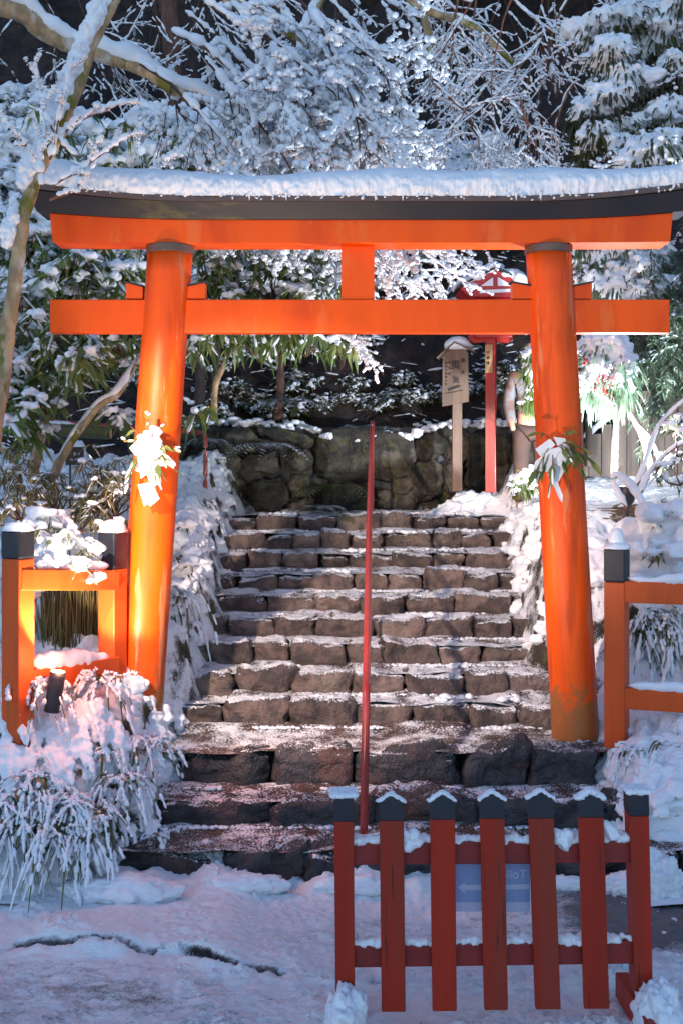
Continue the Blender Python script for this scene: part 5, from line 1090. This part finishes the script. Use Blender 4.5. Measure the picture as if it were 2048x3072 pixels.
big_shrub('rhododendron', 'broad leaved shrub with snow at the right edge above the hooked branch', [], [(2030, 1330, 9.0, 70, 9), (2040, 1420, 9.0, 60, 6), (2020, 1280, 9.0, 50, 5)], 84, .10, .04, 6, m_lf=m_leafd, bl=.04, lsn=.5, buds=False, base=P(2060, 1520, 9), cat='bush')
big_shrub('rhododendron', 'ice crusted leafy sprigs on the snow bank between left pillar and steps', [], [(540, 1560, 8.6, 40, 6), (560, 1620, 8.6, 50, 7), (545, 1680, 8.5, 30, 4)], 85, .07, .02, 6, m_lf=m_grass, bl=.06, lsn=.4, buds=False, base=P(540, 1700, 8.7), blobp=1, cat='bush')
# dead branches pile on the right snowfield
mb = MB(); rg = np.random.default_rng(91); n = 520; X = rg.uniform(2.25, 3.4, n); Y = rg.uniform(9.3, 9.9, n); Z = terrain(X, Y)+rg.uniform(0, .07, n); a = rg.uniform(0, 3.14, n); l = rg.uniform(.05, .25, n)
segs(mb, np.stack([X, Y, Z], -1), np.stack([X+np.cos(a)*l, Y+np.sin(a)*l*.5, Z+rg.uniform(-.02, .04, n)], -1), np.full(n, .006), np.full(n, .003), 4)
o = mb.build('brushwood', m_litter, None); tag(o, 'pile of dead twigs on the snow at the right edge', 'brushwood', kind='stuff')

# ================================================================== person half hidden behind the right pillar
def skin_mesh(verts, edges, name, m, parent, base, sub=2):
    me = bpy.data.meshes.new('s'); me.from_pydata([tuple(v[:3]) for v in verts], edges, []); ob = bpy.data.objects.new('s', me); col.objects.link(ob)
    md = ob.modifiers.new('skin', 'SKIN'); sv = me.skin_vertices[0].data
    for i, v in enumerate(verts): sv[i].radius = (v[3], v[4] if len(v) > 4 else v[3])
    sv[0].use_root = True; md2 = ob.modifiers.new('sub', 'SUBSURF'); md2.levels = sub; md2.render_levels = sub
    bpy.context.view_layer.update(); mm = bpy.data.meshes.new_from_object(ob.evaluated_get(bpy.context.evaluated_depsgraph_get())); bpy.data.objects.remove(ob)
    mm.name = name; mm.materials.clear(); mm.materials.append(m); mm.polygons.foreach_set('use_smooth', np.full(len(mm.polygons), True))
    o = bpy.data.objects.new(name, mm); col.objects.link(o); o.parent = parent; return o
m_skin = mat('skin', (.50, .27, .18), None, 5, .5, 0); m_hair = mat('dark_hair', (.03, .02, .018), None, 5, .5, 0)
m_jack = mat('checked_pale_shirt', (.20, .20, .22), (.20, .09, .05), 9, .8, .2, 40, .003); m_trs = mat('rust_trousers', (.09, .045, .032), (.06, .035, .03), 6, .85, .2, 40, .003)
pp = P(1592, 1500, 10.9); pp[2] = 1.86
pe = thing('person', 'person in pale checked top and rust trousers walking behind the right gate pillar', 'person', pp)
S = .93
V = [(0, 0, .90, .12, .09), (0, 0, 1.10, .115, .085), (0, 0, 1.30, .14, .09), (0, 0, 1.42, .06, .055), (0, -.01, 1.50, .045, .05), (0, -.02, 1.57, .07, .085), (0, -.02, 1.66, .075, .09), (0, -.01, 1.73, .05, .06),
     (.18, 0, 1.38, .05), (.23, .02, 1.12, .04), (.20, -.12, .90, .03), (.19, -.16, .83, .025), (-.18, 0, 1.38, .05), (-.23, .02, 1.12, .04), (-.21, -.10, .90, .03), (-.20, -.14, .83, .025),
     (.09, .0, .82, .085), (.10, -.08, .48, .055), (.10, .02, .09, .04), (.10, -.12, .035, .035), (-.09, 0, .82, .085), (-.10, .04, .48, .055), (-.10, .16, .10, .04), (-.10, .04, .035, .035)]
V = [tuple(np.array(v[:3])*S)+tuple(v[3:]) for v in V]
E = [(0,1),(1,2),(2,3),(3,4),(4,5),(5,6),(6,7),(2,8),(8,9),(9,10),(10,11),(2,12),(12,13),(13,14),(14,15),(0,16),(16,17),(17,18),(18,19),(0,20),(20,21),(21,22),(22,23)]
skin_mesh(V, E, 'body', m_skin, pe, pp)
sh = [V[0], V[1], V[2], V[3], V[8], V[9], V[10], V[12], V[13], V[14]]; sh = [tuple(v[:3])+tuple(np.array(v[3:])+.018) for v in sh]
skin_mesh(sh, [(0,1),(1,2),(2,3),(2,4),(4,5),(5,6),(2,7),(7,8),(8,9)], 'shirt', m_jack, pe, pp)
tq = [V[0], V[16], V[17], V[18], V[20], V[21], V[22]]; tq = [tuple(v[:3])+tuple(np.array(v[3:])+.022) for v in tq]
skin_mesh(tq, [(0,1),(1,2),(2,3),(0,4),(4,5),(5,6)], 'trousers', m_trs, pe, pp)
hr_ = [(0, .02, 1.62*S, .085, .085), (0, .01, 1.70*S, .088, .095), (0, .0, 1.75*S, .06, .07)]; skin_mesh(hr_, [(0,1),(1,2)], 'hair', m_hair, pe, pp)
mb = MB(); hc = pp+np.array((0, -.02*S-.085, 1.60*S))
blobs(mb, [hc+(0, -.012, 0)], [.014], rng, ICO1); blobs(mb, [hc+(0, -.002, -.03)], [.015], rng, ICO1, .4); mb.build('nose', m_skin, pe, True)
mb = MB(); blobs(mb, [hc+(-.028, .0, .022), hc+(.028, .0, .022)], [.007, .007], rng, ICO1); mb.build('eyes', m_hair, pe, True)

for o in bpy.data.objects:
    if '_o' in o: del o['_o']
print('TRIS', sum(len(o.data.polygons) for o in bpy.data.objects if o.type == 'MESH'), 'objects', len(bpy.data.objects))
